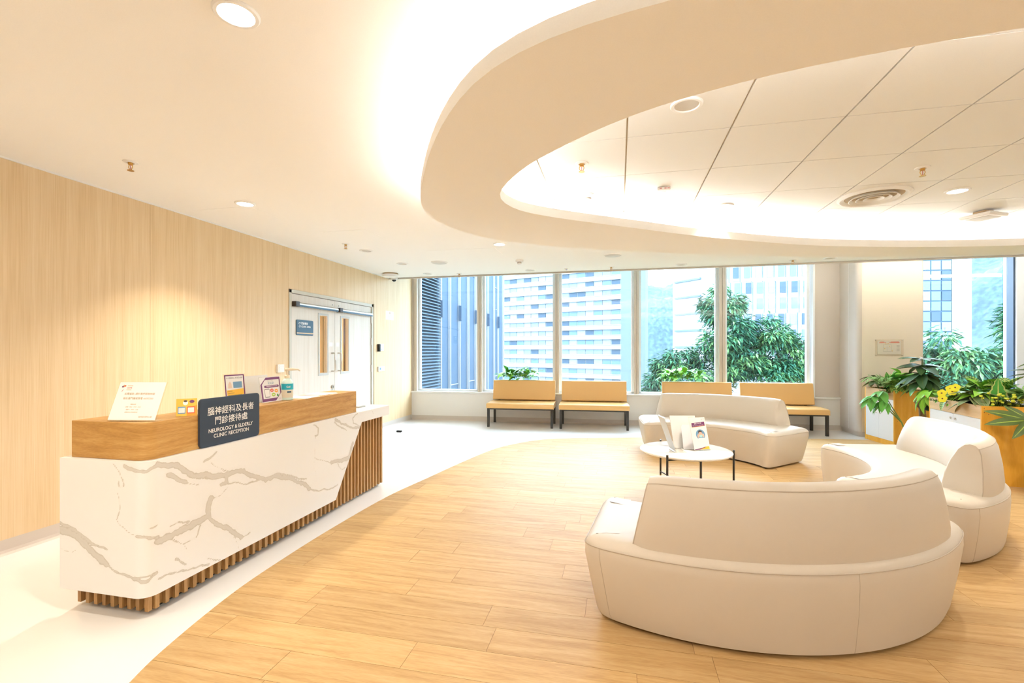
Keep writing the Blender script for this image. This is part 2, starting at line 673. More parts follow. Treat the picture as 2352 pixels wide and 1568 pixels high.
def oval(half, n=160):
    full = half + [(2 * CC[0] - x, 2 * CC[1] - y) for x, y in half[1:-1]] if half is ringO else half + [(2 * CC[0] - x, 2 * CC[1] - y) for x, y in half]
    P = resample([(p.x, p.y) for p in bez([(a, b, 0) for a, b in full], True, 8)], n)
    a = sum(P[i - 1].x * P[i].y - P[i].x * P[i - 1].y for i in range(n))
    if a < 0:
        P.reverse()
    # two passes of smoothing take out the tracing noise
    for _ in range(2):
        P = [P[i - 1] * 0.25 + P[i] * 0.5 + P[(i + 1) % n] * 0.25 for i in range(n)]
    return P


def align(A, B):
    """start B at the point nearest to A[0]"""
    k = min(range(len(B)), key=lambda i: (B[i] - A[0]).length)
    return B[k:] + B[:k]


OUT = oval(ringO)
INN = align(OUT, oval(ringI))
MID = [(a + b) / 2 for a, b in zip(OUT, INN)]
rect = [Vector((WX - 0.2, BY - 0.2, 0)), Vector((RX + 0.2, BY - 0.2, 0)), Vector((RX + 0.2, EDGE, 0)), Vector((WX - 0.2, EDGE, 0))]
hole = [Vector((p.x, p.y, 0)) for p in reversed(MID)]
tri = tessellate_polygon([rect, hole])
pts = rect + hole
cm = MB()
cm.add([(p.x, p.y, CZ) for p in pts], [tuple(t) for t in tri])
cm.add([(p.x, p.y, CZ + 0.12) for p in pts], [tuple(reversed(t)) for t in tri])
nh = len(hole)
cm.add([(p.x, p.y, CZ) for p in hole] + [(p.x, p.y, CZ + 0.12) for p in hole], [(i, (i + 1) % nh, nh + (i + 1) % nh, nh + i) for i in range(nh)])
cm.box(WX - 0.2, RX + 0.2, EDGE - 0.02, EDGE, CZ, 3.3)
ceil = tag(cm.build('ceiling', M_ceil), kind='structure')
# backing above the tiles; their joints show it
MB().prism([(p.x, p.y) for p in offset(MID, -0.05)], CZ + 0.012, CZ + 0.11).build('ceiling_void', M_joint, ceil)
midp = [(p.x, p.y) for p in MID]
TX, TY = 0.5825, 0.622
for i in range(-3, 14):
    for j in range(-4, 9):
        x0, y0 = 0.05 + i * TX, 2.91 + j * TY
        P = clip_rect(midp, x0 + 0.005, x0 + TX - 0.005, y0 + 0.003, y0 + TY - 0.003)
        if P and area(P) > 0.002:
            MB().prism(P, CZ, CZ + 0.012).build('ceiling_tile', M_tile, ceil, bevel=0.0)
# upper ceiling of the blind pocket beside the glass
tag(MB().box(WX - 0.2, RX + 0.2, EDGE, 9.5, 3.2, 3.3).build('ceiling_pocket', M_white), kind='structure')
tag(MB().box(WX, RX, EDGE - 0.005, EDGE + 0.03, CZ - 0.022, CZ + 0.02).build('trim_1', M_alu), kind='structure')
tag(MB().box(WX, WX + 0.012, BY, EDGE, CZ - 0.012, CZ).build('trim_2', M_white), kind='structure')

# linear light in the pocket, washing the pier and the window wall
pk = empty('pocket_light', (5.0, EDGE + 0.06, 2.80), 'linear light hidden in the pocket above the pier', 'light')
MB().box(2.7, RX - 0.1, EDGE + 0.001, EDGE + 0.05, 2.76, 2.84).build('housing', M_white, pk)
MB().box(2.75, RX - 0.15, EDGE + 0.0505, EDGE + 0.054, 2.77, 2.83).build('led_strip', emission('pocket_led', (1.0, 0.90, 0.75), 16.0), pk)

# ---- floating ring with cove light on both edges
ZR, ZT = 2.38, 2.436
ring = empty('ceiling_ring', (CC[0], CC[1], ZR), 'wide cream oval ring hanging below the ceiling with cove light along both edges', 'ceiling ring')
n = len(OUT)


def band(A, B, z0, z1):
    m = MB()
    vs = [(p.x, p.y, z0) for p in A] + [(p.x, p.y, z0) for p in B] + [(p.x, p.y, z1) for p in A] + [(p.x, p.y, z1) for p in B]
    fs = []
    for i in range(n):
        j = (i + 1) % n
        fs += [(i, n + i, n + j, j), (2 * n + i, 2 * n + j, 3 * n + j, 3 * n + i), (i, j, 2 * n + j, 2 * n + i), (n + i, 3 * n + i, 3 * n + j, n + j)]
    return m.add(vs, fs)


def lerpc(t):
    return [a.lerp(b, t) for a, b in zip(OUT, INN)]


band(OUT, INN, ZR, ZT).build('ring_slab', M_ceil, ring, smooth=40)
band(lerpc(0.40), lerpc(0.60), ZT, CZ - 0.001).build('ring_core', M_ceil, ring, smooth=40)
for t0, t1 in ((0.14, 0.20), (0.80, 0.86)):
    band(lerpc(t0), lerpc(t1), ZT + 0.001, ZT + 0.012).build('led_strip', M_cove, ring)
for t0, t1 in ((0.0, 0.035), (0.965, 1.0)):
    band(lerpc(t0), lerpc(t1), ZT, ZT + 0.012).build('ring_lip', M_ceil, ring, smooth=40)

# ---- window wall
SILL = 0.56


def wbox(m, x0, x1, d0, d1, z0, z1):
    """box in the window-wall frame: d measured inwards (towards the room) from the wall line"""
    u = Vector((math.cos(WANG), math.sin(WANG), 0))
    v = Vector((-math.sin(WANG), math.cos(WANG), 0))
    M = PM((x0, win_y(x0), 0), u, v)
    return m.box(0, (x1 - x0) / math.cos(WANG), -d1, -d0, z0, z1, M)


tag(wbox(MB(), -3.97, 6.3, -0.28, 0.0, 0, SILL - 0.03).build('wall_window_low', M_wallw), kind='structure')
tag(wbox(MB(), -3.97, 6.3, -0.28, 0.03, SILL - 0.03, SILL).build('trim_3', M_white, bevel=0.004), kind='structure')
cove_base('baseboard_window', -3.95, 6.3, win_y(-3.95), win_y(6.3), 'x', 0.09)

mull_x = [(-3.98, -3.86), (-2.63, -2.55), (-1.155, -1.075), (0.283, 0.365), (1.735, 1.84), (3.22, 3.26)]
ZTOP = 3.18
for k in range(5):
    a, b = mull_x[k][1], mull_x[k + 1][0]
    w = empty('window_%d' % (k + 1), (a, win_y(a), SILL), kind='structure')
    wbox(MB(), a + 0.01, b - 0.01, -0.142, -0.136, SILL, ZTOP).build('pane', M_glass, w)
    fr = MB()
    for x0, x1 in ((a - 0.005, a + 0.045), (b - 0.045, b + 0.005)):
        wbox(fr, x0, x1, -0.17, -0.10, SILL, ZTOP)
    wbox(fr, a, b, -0.17, -0.10, SILL, SILL + 0.035)
    fr.build('sash_frame', M_aluw, w)
    x0, x1 = mull_x[k]
    mu = MB()
    h = (x1 - x0) / 2
    wbox(mu, x0, x0 + h - 0.003, -0.17, -0.015, SILL, ZTOP)
    wbox(mu, x0 + h + 0.003, x1, -0.17, -0.015, SILL, ZTOP)
    wbox(mu, x0 + h - 0.004, x0 + h + 0.004, -0.17, -0.03, SILL, ZTOP)
    mu.build('mullion', M_alu, w)
# blank panel right of the glass
tag(wbox(MB(), 3.25, 3.665, -0.2, -0.02, SILL + 0.002, ZTOP).build('wall_window_panel', M_pier), kind='structure')
tag(wbox(MB(), 3.24, 3.27, -0.16, -0.005, SILL, ZTOP).build('trim_4', M_aluw), kind='structure')
tag(wbox(MB(), 3.655, 3.668, -0.03, 0.01, SILL, ZTOP).build('trim_5', M_white), kind='structure')

# ---- pier with rounded corner
PX0, PX1, PY = 3.665, 4.53, 8.38
cor = [(PX0 + 0.09 - 0.09 * math.cos(a), PY + 0.09 - 0.09 * math.sin(a)) for a in [PI / 2 * k / 8 for k in range(9)]]
tag(MB().prism(cor + [(PX1, PY), (PX1, 9.2), (PX0, 9.2)], 0.08, 3.2).build('wall_pier', M_pierc, smooth=30), kind='structure')
col = MB()
# metal cladding of the pier's side and rounded corner
cl = [(PX0 - 0.012, 8.98)] + [(PX0 + 0.09 - 0.102 * math.cos(a), PY + 0.09 - 0.102 * math.sin(a)) for a in [PI / 2 * 0.75 * k / 8 for k in range(9)]]
inn = [(PX0 + 0.001, 8.98)] + [(PX0 + 0.09 - 0.09 * math.cos(a), PY + 0.09 - 0.09 * math.sin(a)) for a in [PI / 2 * 0.75 * k / 8 for k in range(9)]]
col.prism(cl + list(reversed(inn)), 0.08, 3.2)
pc = tag(col.build('wall_pier_cladding', M_pier, smooth=30), kind='structure')
MB().box(PX0 - 0.0135, PX0 - 0.011, 8.655, 8.66, 0.09, 3.2).build('cladding_joint', M_white, pc)
tag(MB().prism([(x + 0.02, y + 0.02) for x, y in cor] + [(PX1, PY + 0.02), (PX1, 9.1), (PX0 + 0.02, 9.1)], 0.0, 0.08).build('baseboard_pier', M_base), kind='structure')

# ---- right window behind the planters
w6 = empty('window_6', (4.86, win_y(4.86), SILL), kind='structure')
wbox(MB(), 4.87, 6.20, -0.142, -0.136, SILL, ZTOP).build('pane', M_glass, w6)
m_ = MB()
wbox(m_, 4.80, 4.845, -0.17, -0.015, SILL, ZTOP)
wbox(m_, 4.851, 4.895, -0.17, -0.015, SILL, ZTOP)
m_.build('mullion', M_alu, w6)
m_ = MB()
wbox(m_, 6.175, 6.20, -0.16, -0.03, SILL, ZTOP)
m_.build('edge_frame', mat('dark_blue_frame', (0.04, 0.07, 0.12), 0.4), w6)
tag(wbox(MB(), 4.4, 4.80, -0.2, -0.02, SILL, ZTOP).build('wall_window_strip', M_pierc), kind='structure')
tag(wbox(MB(), 6.20, 7.7, -0.25, -0.0, 0, 3.2).build('wall_window_right', mat('white_panel_daylit', (0.78, 0.82, 0.86), 0.5)), kind='structure')  # white wall; the bluish daylight on it is put into its colour

# ================================================================== DOUBLE DOOR
door = empty('door_1', (WX, (DY0 + DY1) / 2, 0), kind='structure')
df = MB()
for y0, y1 in ((DY0, DY0 + 0.042), (DY1 - 0.06, DY1)):
    df.box(WX - 0.16, WX + 0.012, y0, y1, 0, DZ)
df.box(WX - 0.16, WX + 0.012, DY0, DY1, DZ - 0.045, DZ)
df.build('door_frame', M_frame, door, bevel=0.003)
MB().box(WX - 0.004, WX + 0.018, DY1 - 0.012, DY1 + 0.012, 0, DZ + 0.01).build('door_frame_edge', mat('frame_edge_tan', (0.55, 0.38, 0.2), 0.5), door)
leaves = ((5.087, 6.018, 5.668, 5.838, 5.945, 1), (6.024, 7.028, 6.192, 6.368, 6.10, -1))
for y0, y1, g0, g1, hy, sd in leaves:
    m = MB()
    X0, X1 = WX - 0.055, WX - 0.008
    m.box(X0, X1, y0, g0, 0.012, DZ - 0.05).box(X0, X1, g1, y1, 0.012, DZ - 0.05)
    m.box(X0, X1, g0, g1, 0.012, 1.043).box(X0, X1, g0, g1, 1.83, DZ - 0.05)
    lf = m.build('door_leaf', M_doorwood, door)
    m = MB()
    for a, b, c, d in ((g0 - .03, g0, 1.008, 1.86), (g1, g1 + .03, 1.008, 1.86), (g0, g1, 1.008, 1.043), (g0, g1, 1.83, 1.86)):
        m.box(X1, X1 + 0.006, a, b, c, d)
    m.build('vision_frame', mat('grey_frame', (0.55, 0.55, 0.53), 0.5), lf)
    MB().box(X0 + 0.02, X0 + 0.026, g0, g1, 1.043, 1.83).build('pane', M_doorglass, lf)
    p = [(X1, hy, 1.315), (X1 + 0.045, hy, 1.315), (X1 + 0.058, hy, 1.30), (X1 + 0.058, hy, 1.075), (X1 + 0.045, hy, 1.06), (X1, hy, 1.06)]
    MB().tube(p, 0.010, 10).build('handle', M_chrome, lf, smooth=50)
    # overhead closer
    ya, yb = (5.11, 6.03) if sd == 1 else (6.062, 6.995)
    MB().prism(rrect(-0.028, 0.028, -0.026, 0.026, 0.022), 0.06, yb - ya, PM((X1 + 0.03, ya, 1.935), (1, 0, 0), (0, 0, -1)) @ Matrix.Scale(1, 4)).build('closer_tube', M_chrome, lf, smooth=40)
    MB().box(X1, X1 + 0.062, ya, ya + 0.075, 1.903, 1.967).build('closer_end', mat('brown_black_plastic', (0.05, 0.035, 0.025), 0.4), lf, bevel=0.004)
    MB().box(X1 + .056, X1 + .0595, ya + 0.06, yb - 0.01, 1.906, 1.926).build('closer_shade', mat('slate_metal', (0.07, 0.10, 0.13), 0.35, metal=0.6), lf)
    for hz in (1.86, 1.50, 1.06, 0.4):
        yy = y0 - 0.004 if sd == 1 else y1 + 0.004
        MB().tube([(X1 + 0.008, yy, hz - 0.06), (X1 + 0.008, yy, hz + 0.06)], 0.011, 8).build('hinge', M_chrome, lf, smooth=50)
    MB().box(X1, X1 + 0.0015, (5.885, 6.05)[sd < 0], (5.965, 6.13)[sd < 0], 1.41, 1.465).build('push_label', M_paper, lf)
    MB().tube([(X1, hy + 0.015, 2.00), (X1 + 0.012, hy + 0.015, 2.00)], 0.007, 8).build('stop_pin', M_chrome, lf)
    if sd == 1:
        MB().tube([(X1, 5.958, 0.836), (X1 + 0.015, 5.958, 0.836)], 0.028, 16).build('lock_cylinder', M_chrome, lf, smooth=40)
        MB().box(X1 + 0.014, X1 + 0.017, 5.953, 5.963, 0.822, 0.85).build('keyway', M_black, lf)
        MB().box(X1, X1 + 0.001, 5.94, 5.976, 0.79, 0.797).build('lock_label', M_skyb, lf)
# corridor behind the doors
cr = MB()
cr.box(-6.0, -5.9, 4.4, 8.6, 0, 2.6).box(-6.0, WX - 0.2, 4.3, 4.4, 0, 2.6).box(-6.0, WX - 0.2, 8.6, 8.7, 0, 2.6)
tag(cr.build('wall_corridor', mat('corridor_cream', (0.85, 0.74, 0.55), 0.7)), kind='structure')
tag(MB().box(-6.0, WX - 0.2, 4.3, 8.7, 2.5, 2.6).build('ceiling_corridor', M_white), kind='structure')
tag(MB().box(-6.0, WX - 0.2, 4.3, 8.7, -0.2, 0.0).build('floor_corridor', M_maple), kind='structure')
cd = empty('corridor_door', (-4.9, 8.55, 0), 'tan corridor door with dark edge seen through the slit windows', 'door')
MB().box(-5.38, -4.5, 8.53, 8.59, 0, 2.2).build('door_leaf', mat('corridor_tan', (0.72, 0.45, 0.17), 0.6), cd)
MB().box(-5.42, -5.385, 8.52, 8.59, 0, 2.2).build('door_edge', M_hair, cd)
MB().box(-5.86, -5.835, 8.52, 8.59, 0, 2.2).build('door_edge', M_hair, cd)

la = bpy.data.lights.new('corridor_lamp', 'AREA')
la.shape = 'DISK'
la.size = 0.5
la.energy = 45
la.color = WARM
lo = bpy.data.objects.new('corridor_lamp', la)
COL.objects.link(lo)
lo.location = (-5.1, 6.6, 2.48)

# door sign
ds = empty('door_sign', (WX - 0.006, 5.353, 1.55), 'small steel-blue clinic area plate with gold stripe on the left door leaf', 'sign')
Md = PM((WX - 0.008, 5.353, 1.645), (0, 1, 0), (0, 0, 1))
MB().prism(rrect(-0.165, 0.165, -0.098, 0.098, 0.016), 0.0, 0.012, Md).build('plate', M_blue, ds)
prt('gold_stripe', [(-0.165, -0.078), (0.165, -0.078), (0.165, -0.064), (-0.165, -0.064)], Md, mat('gold_stripe', (0.72, 0.52, 0.32), 0.4), ds, h=0.0125)
text('C7 門診範圍', Md, M_ink, ds, width=0.18, x=-0.13, y=0.054, h=0.0135, bold=0.02, align='L')
text('C7 CLINIC AREA', Md, M_ink, ds, width=0.235, x=-0.125, y=0.014, h=0.0135, bold=0.02, align='L')

# ---- small things on the left wall
ic = empty('access_reader', (WX, 7.32, 1.33), 'black card reader with white intercom box right of the double door', 'card reader')
MB().box(WX, WX + 0.045, 7.225, 7.265, 1.335, 1.46).build('reader', M_black, ic, bevel=0.004)
MB().box(WX, WX + 0.03, 7.268, 7.40, 1.345, 1.465).build('intercom', M_plastic, ic, bevel=0.004)
MB().box(WX + 0.03, WX + 0.031, 7.30, 7.34, 1.37, 1.378).build('status_light', M_skyb, ic)
th = empty('thermostat', (WX, 7.345, 1.0), 'white wall thermostat with small blue screen right of the double door', 'thermostat')
MB().box(WX, WX + 0.022, 7.235, 7.345, 0.995, 1.08).build('housing', M_plastic, th, bevel=0.003)
MB().box(WX, WX + 0.018, 7.348, 7.455, 0.998, 1.08).build('cover_plate', M_plastic, th, bevel=0.003)
MB().box(WX + 0.022, WX + 0.0225, 7.27, 7.315, 1.025, 1.06).build('screen', M_skyb, th)
nt = empty('wall_notice', (WX, 7.67, 1.9), 'white paper notice taped high on the wall left of the window', 'notice')
Mn = PM((WX, 7.67, 1.972), (0, 1, 0), (0, 0, 1))
MB().prism([(-0.145, -0.075), (0.145, -0.075), (0.145, 0.075), (-0.145, 0.075)], 0.0, 0.002, Mn).build('sheet', M_paper, nt)
prt('emblem', ell(0, 0.045, 0.018, 0.018, 12), Mn, M_tan, nt, h=0.0025)
for k in range(4):
    prt('print_line', [(-0.06, -k * 0.022), (0.06, -k * 0.022), (0.06, -k * 0.022 + 0.006), (-0.06, -k * 0.022 + 0.006)], Mn, mat('faint_ink', (0.6, 0.56, 0.5), 0.6), nt, h=0.0025)
sw = empty('light_switch', (WX, 4.875, 1.1), 'white square switch plate with ribbed rockers left of the double door', 'switch')
MB().box(WX, WX + 0.03, 4.825, 4.93, 1.09, 1.185).build('plate', M_plastic, sw, bevel=0.004)
for k in range(4):
    MB().box(WX + 0.03, WX + 0.034, 4.845, 4.91, 1.103 + k * 0.02, 1.116 + k * 0.02).build('rocker', M_white, sw)
tag(MB().box(-3.585, -3.50, 7.17, 7.215, 0.0, 0.03).build('door_stop', M_black, bevel=0.006), 'tiny black rubber door stop lying on the white floor', 'door stop')

# ================================================================== RECEPTION COUNTER
FX, NY, BX, FY = -2.275, 1.865, -2.83, 4.40
counter = empty('reception_counter', (-2.55, 3.1, 0), 'white veined marble reception counter with oak slats and a slanted cut end', 'reception counter')
# marble shell: path from the back of the near end, round the corner, along the front
RC = 0.07
path = []
for k in range(60):
    path.append((BX + (FX - RC - BX) * k / 60, NY))
for k in range(12):
    a = -PI / 2 + PI / 2 * k / 12
    path.append((FX - RC + RC * math.cos(a), NY + RC + RC * math.sin(a)))
ys = list(np.linspace(NY + RC, 3.467, 190)) + list(np.linspace(3.467, 3.871, 55))[1:] + list(np.linspace(3.871, FY, 60))[1:]
path += [(FX, y) for y in ys]


def zbot(x, y):
    if x < FX - 1e-6 or y <= 3.467:
        return 0.118
    if y >= 3.871:
        return 0.700
    return 0.118 + (0.700 - 0.118) * (y - 3.467) / (3.871 - 3.467)


NZ = 84
TOPZ = 0.795
vs, fs = [], []
for (x, y) in path:
    zb = zbot(x, y)
    for k in range(NZ):
        vs.append((x, y, zb + (TOPZ - zb) * k / (NZ - 1)))
for i in range(len(path) - 1):
    for k in range(NZ - 1):
        a = i * NZ + k
        fs.append((a, a + NZ, a + NZ + 1, a + 1))
n_out = len(vs)
# inner skin and edges
for i, (x, y) in enumerate(path):
    zb = zbot(x, y)
    if x < FX - RC:
        ix, iy = x, y + 0.022
    elif y > NY + RC:
        ix, iy = x - 0.022, y
    else:
        d = Vector((x - (FX - RC), y - (NY + RC))).normalized()
        ix, iy = x - d.x * 0.022, y - d.y * 0.022
    vs += [(ix, iy, zb), (ix, iy, TOPZ)]
for i in range(len(path) - 1):
    a, b = n_out + 2 * i, n_out + 2 * i + 2
    o0, o1 = i * NZ, (i + 1) * NZ
    fs += [(a, a + 1, b + 1, b), (o0, a, b, o1), (o0 + NZ - 1, o1 + NZ - 1, b + 1, a + 1)]
e0, e1 = 0, (len(path) - 1) * NZ
fs.append(tuple([n_out, n_out + 1] + [e0 + k for k in reversed(range(NZ))]))
fs.append(tuple([n_out + 2 * len(path) - 1, n_out + 2 * len(path) - 2] + [e1 + k for k in range(NZ)]))

V_F = [([(1.926, 0.779), (2.007, 0.749), (2.075, 0.704), (2.172, 0.656), (2.256, 0.623), (2.361, 0.617), (2.489, 0.601), (2.573, 0.552), (2.672, 0.489), (2.787, 0.49), (2.93, 0.439), (3.054, 0.364), (3.13, 0.308)], 0.017),
       ([(3.13, 0.308), (3.257, 0.253), (3.381, 0.236), (3.499, 0.234)], 0.006), ([(2.361, 0.617), (2.361, 0.564), (2.323, 0.568)], 0.012), ([(2.361, 0.557), (2.489, 0.519), (2.533, 0.526), (2.672, 0.489)], 0.005),
       ([(2.2, 0.721), (2.242, 0.729), (2.285, 0.756)], 0.007), ([(2.242, 0.699), (2.33, 0.653), (2.4, 0.617)], 0.003), ([(1.983, 0.702), (2.043, 0.659), (2.087, 0.644)], 0.012), ([(2.087, 0.644), (2.172, 0.603)], 0.004),
       ([(1.926, 0.389), (1.995, 0.378), (2.087, 0.394), (2.172, 0.398), (2.228, 0.414), (2.221, 0.47), (2.242, 0.5)], 0.019), ([(2.242, 0.5), (2.315, 0.508), (2.369, 0.53)], 0.003),
       ([(2.228, 0.414), (2.271, 0.357), (2.361, 0.287), (2.457, 0.206)], 0.014), ([(2.172, 0.374), (2.146, 0.32), (2.068, 0.31), (2.031, 0.336), (1.995, 0.362)], 0.004), ([(2.062, 0.313), (2.087, 0.263)], 0.002), ([(2.4, 0.234), (2.449, 0.125)], 0.002),
       ([(1.926, 0.191), (1.995, 0.186), (2.087, 0.166), (2.228, 0.132)], 0.005), ([(2.025, 0.25), (2.081, 0.197)], 0.006), ([(2.221, 0.165), (2.315, 0.124)], 0.004), ([(1.995, 0.433), (2.056, 0.433), (2.113, 0.416)], 0.005),
       ([(2.759, 0.503), (2.814, 0.502), (2.95, 0.454), (3.097, 0.388)], 0.006), ([(3.175, 0.779), (3.233, 0.741), (3.222, 0.691), (3.19, 0.69)], 0.006), ([(3.193, 0.696), (3.187, 0.531), (3.175, 0.461), (3.21, 0.387)], 0.002),
       ([(3.187, 0.531), (3.257, 0.489), (3.406, 0.44)], 0.004), ([(3.406, 0.44), (3.554, 0.418), (3.653, 0.427), (3.697, 0.5), (3.727, 0.536)], 0.016), ([(3.499, 0.399), (3.554, 0.354), (3.61, 0.364)], 0.005),
       ([(3.459, 0.79), (3.554, 0.736), (3.683, 0.684), (3.836, 0.66)], 0.010), ([(3.789, 0.785), (3.712, 0.754), (3.727, 0.718), (3.852, 0.666)], 0.005), ([(3.445, 0.768), (3.512, 0.719), (3.624, 0.661)], 0.006), ([(2.421, 0.246), (2.465, 0.2), (2.533, 0.198)], 0.005), ([(4.05, 0.79), (4.08, 0.75)], 0.003)]
V_E = [([(-2.865, 0.465), (-2.811, 0.447), (-2.726, 0.422), (-2.642, 0.391), (-2.587, 0.358), (-2.525, 0.345)], 0.007), ([(-2.865, 0.432), (-2.783, 0.415), (-2.705, 0.39), (-2.642, 0.358), (-2.587, 0.315), (-2.519, 0.274)], 0.019), ([(-2.519, 0.274), (-2.465, 0.248), (-2.411, 0.232), (-2.352, 0.212), (-2.267, 0.205), (-2.215, 0.227)], 0.008),
       ([(-2.485, 0.777), (-2.438, 0.737), (-2.411, 0.707), (-2.408, 0.665), (-2.435, 0.663), (-2.435, 0.689)], 0.004), ([(-2.451, 0.625), (-2.448, 0.54), (-2.461, 0.497), (-2.438, 0.472), (-2.385, 0.45), (-2.319, 0.43)], 0.003), ([(-2.319, 0.43), (-2.254, 0.415), (-2.215, 0.412)], 0.009),
       ([(-2.405, 0.781), (-2.352, 0.768), (-2.28, 0.746), (-2.228, 0.77)], 0.010), ([(-2.345, 0.223), (-2.254, 0.228), (-2.215, 0.237)], 0.004), ([(-2.254, 0.464), (-2.215, 0.473)], 0.005), ([(-2.847, 0.334), (-2.797, 0.317), (-2.747, 0.308), (-2.719, 0.319)], 0.002)]
P2 = np.array([((v[1] - NY) - (FX - v[0]), v[2]) for v in vs])
wob = np.array([(noise.noise(Vector((p[0] * 9, p[1] * 9, 1.7))) * 0.016 + noise.noise(Vector((p[0] * 33, p[1] * 33, 4.1))) * 0.006,
                 noise.noise(Vector((p[0] * 9, p[1] * 9, 8.7))) * 0.016 + noise.noise(Vector((p[0] * 33, p[1] * 33, 9.3))) * 0.006) for p in P2])
Q = P2 + wob
field = np.full(len(vs), 9.0)
for lst, s0 in ((V_F, -NY), (V_E, -FX)):
    for pl, w in lst:
        for a, b in zip(pl[:-1], pl[1:]):
            A = np.array((a[0] + s0, a[1]))
            B = np.array((b[0] + s0, b[1]))
            d = B - A
            t = np.clip(((Q - A) @ d) / (d @ d), 0, 1)
            field = np.minimum(field, np.linalg.norm(Q - A - t[:, None] * d, axis=1) / w)
mb = MB()
mb.v, mb.f = vs, fs
M_marble = bpy.data.materials.new('veined_marble')
nn, ll, pp = nodes_of(M_marble)
at = nn.new('ShaderNodeAttribute')
at.attribute_name = 'vein'
tcn = nn.new('ShaderNodeTexCoord')
nz = nn.new('ShaderNodeTexNoise')
nz.inputs['Scale'].default_value = 45
nz.inputs['Detail'].default_value = 5
ll.new(tcn.outputs['Object'], nz.inputs['Vector'])
ma = nn.new('ShaderNodeMath')
ma.operation = 'MULTIPLY_ADD'
ma.inputs[1].default_value = 1.1
ll.new(nz.outputs['Fac'], ma.inputs[0])
ll.new(at.outputs['Fac'], ma.inputs[2])
rp = ramp(nn, [(0.0, (0.62, 0.59, 0.545)), (0.36, (0.66, 0.63, 0.58)), (0.46, (0.55, 0.51, 0.45)), (0.52, (0.85, 0.84, 0.825)), (1.0, (0.87, 0.865, 0.855))])
mr = nn.new('ShaderNodeMapRange')
mr.inputs['From Max'].default_value = 3.0
ll.new(ma.outputs[0], mr.inputs['Value'])
ll.new(mr.outputs[0], rp.inputs[0])
ll.new(rp.outputs[0], pp.inputs['Base Color'])
pp.inputs['Roughness'].default_value = 0.28
MATS['marble'] = M_marble
shell = mb.build('marble_panel', M_marble, counter, smooth=30)
atr = shell.data.attributes.new('vein', 'FLOAT', 'POINT')
atr.data.foreach_set('value', field.astype(np.float32))
wt = [(BX, NY + 0.0225), (FX - 0.0225, NY + 0.0225), (FX - 0.0225, FY - 0.001), (BX, FY - 0.001)]
MB().prism(wt, 0.765, TOPZ - 0.0005).build('worktop', M_floor, counter)
MB().box(BX, FX - 0.0225, FY - 0.001, FY + 0.02, 0.70, TOPZ).build('worktop_end', M_floor, counter)
# oak carcass and slats
CX0, CX1, CY0, CY1 = -2.80, -2.345, 1.945, 4.37
MB().box(CX0, CX1, CY0, CY1, 0.025, 0.765).build('carcass', M_oakx, counter)
MB().box(CX0 + 0.03, CX1 - 0.03, CY0 + 0.03, CY1 - 0.02, 0.0, 0.025).build('plinth', M_dark, counter)
sl = MB().box(-0.011, 0.011, -0.011, 0.011, 0, 0.68).mesh('slat')
sl.materials.append(M_oakx)
spots = [(CX1 + 0.011, CY0 + 0.022 + k * 0.055) for k in range(int((CY1 - CY0 - 0.02) / 0.055) + 1)]
spots += [(CX0 + 0.018 + k * 0.055, CY0 - 0.011) for k in range(9)]
for x, y in spots:
    o = bpy.data.objects.new('slat', sl)
    COL.objects.link(o)
    o.parent = counter
    o.location = Vector((x, y, 0.022)) - wloc(counter)
# oak upstand, L-shaped with a rounded outer corner
ox, oy = -2.312, 1.892
arc = [(ox - 0.07 + 0.07 * math.cos(a), oy + 0.07 + 0.07 * math.sin(a)) for a in [-PI / 2 + PI / 2 * k / 10 for k in range(11)]]
up = [(-2.79, oy)] + arc + [(ox, 3.84), (ox - 0.25, 3.84), (ox - 0.25, oy + 0.19), (-2.79, oy + 0.19)]
MB().prism(up, TOPZ, 0.985).build('oak_upstand', M_oak, counter, smooth=30, bevel=0.002)
OZ = 0.985

# ---- reception sign
sg = empty('reception_sign', (-2.29, 2.42, TOPZ), 'dark navy clinic reception sign with white lettering on the counter front', 'sign')
Ms = PM((-2.3115, 2.42, 0.797 + 0.139), (0, 1, 0), (0, 0, 1))
MB().prism(rrect(-0.225, 0.225, -0.139, 0.139, 0.024, 6), 0.0, 0.014, Ms).build('board', M_navy, sg, bevel=0.001)
text('腦神經科及長者', Ms, M_ink, sg, width=0.35, x=0.0, y=0.063, h=0.0148, bold=0.006)
text('門診接待處', Ms, M_ink, sg, width=0.245, x=0.0, y=0.005, h=0.0148, bold=0.006)
text('NEUROLOGY & ELDERLY', Ms, M_ink, sg, width=0.335, height=0.0225, x=0.0, y=-0.050, h=0.0148, bold=0.012)
text('CLINIC RECEPTION', Ms, M_ink, sg, width=0.265, height=0.0225, x=0.0, y=-0.083, h=0.0148, bold=0.012)

# ---- leaning acrylic notice
nn_ = empty('acrylic_notice', (-2.44, 1.93, OZ), 'cream acrylic notice with tan lettering leaning on the near end of the counter', 'notice')
u = Vector((0.258, 0.043, 0)).normalized()
Mn = PM((-2.437, 1.9215, OZ + 0.006), u, (0.0, 0.08, 0.194))
MB().prism([(-0.131, 0), (0.131, 0), (0.131, 0.21), (-0.131, 0.21)], -0.004, 0.0, Mn).build('acrylic_sheet', M_acrylic, nn_)
MB().prism([(-0.127, 0.003), (0.127, 0.003), (0.127, 0.207), (-0.127, 0.207)], 0.0003, 0.0012, Mn).build('paper_insert', M_paper, nn_)
MB().box(-0.131, 0.131, -0.0, 0.06, -0.001, 0.003, PM((-2.437, 1.9215, OZ + 0.001), u, (-u.y, u.x, 0))).build('foot', M_acrylic, nn_)
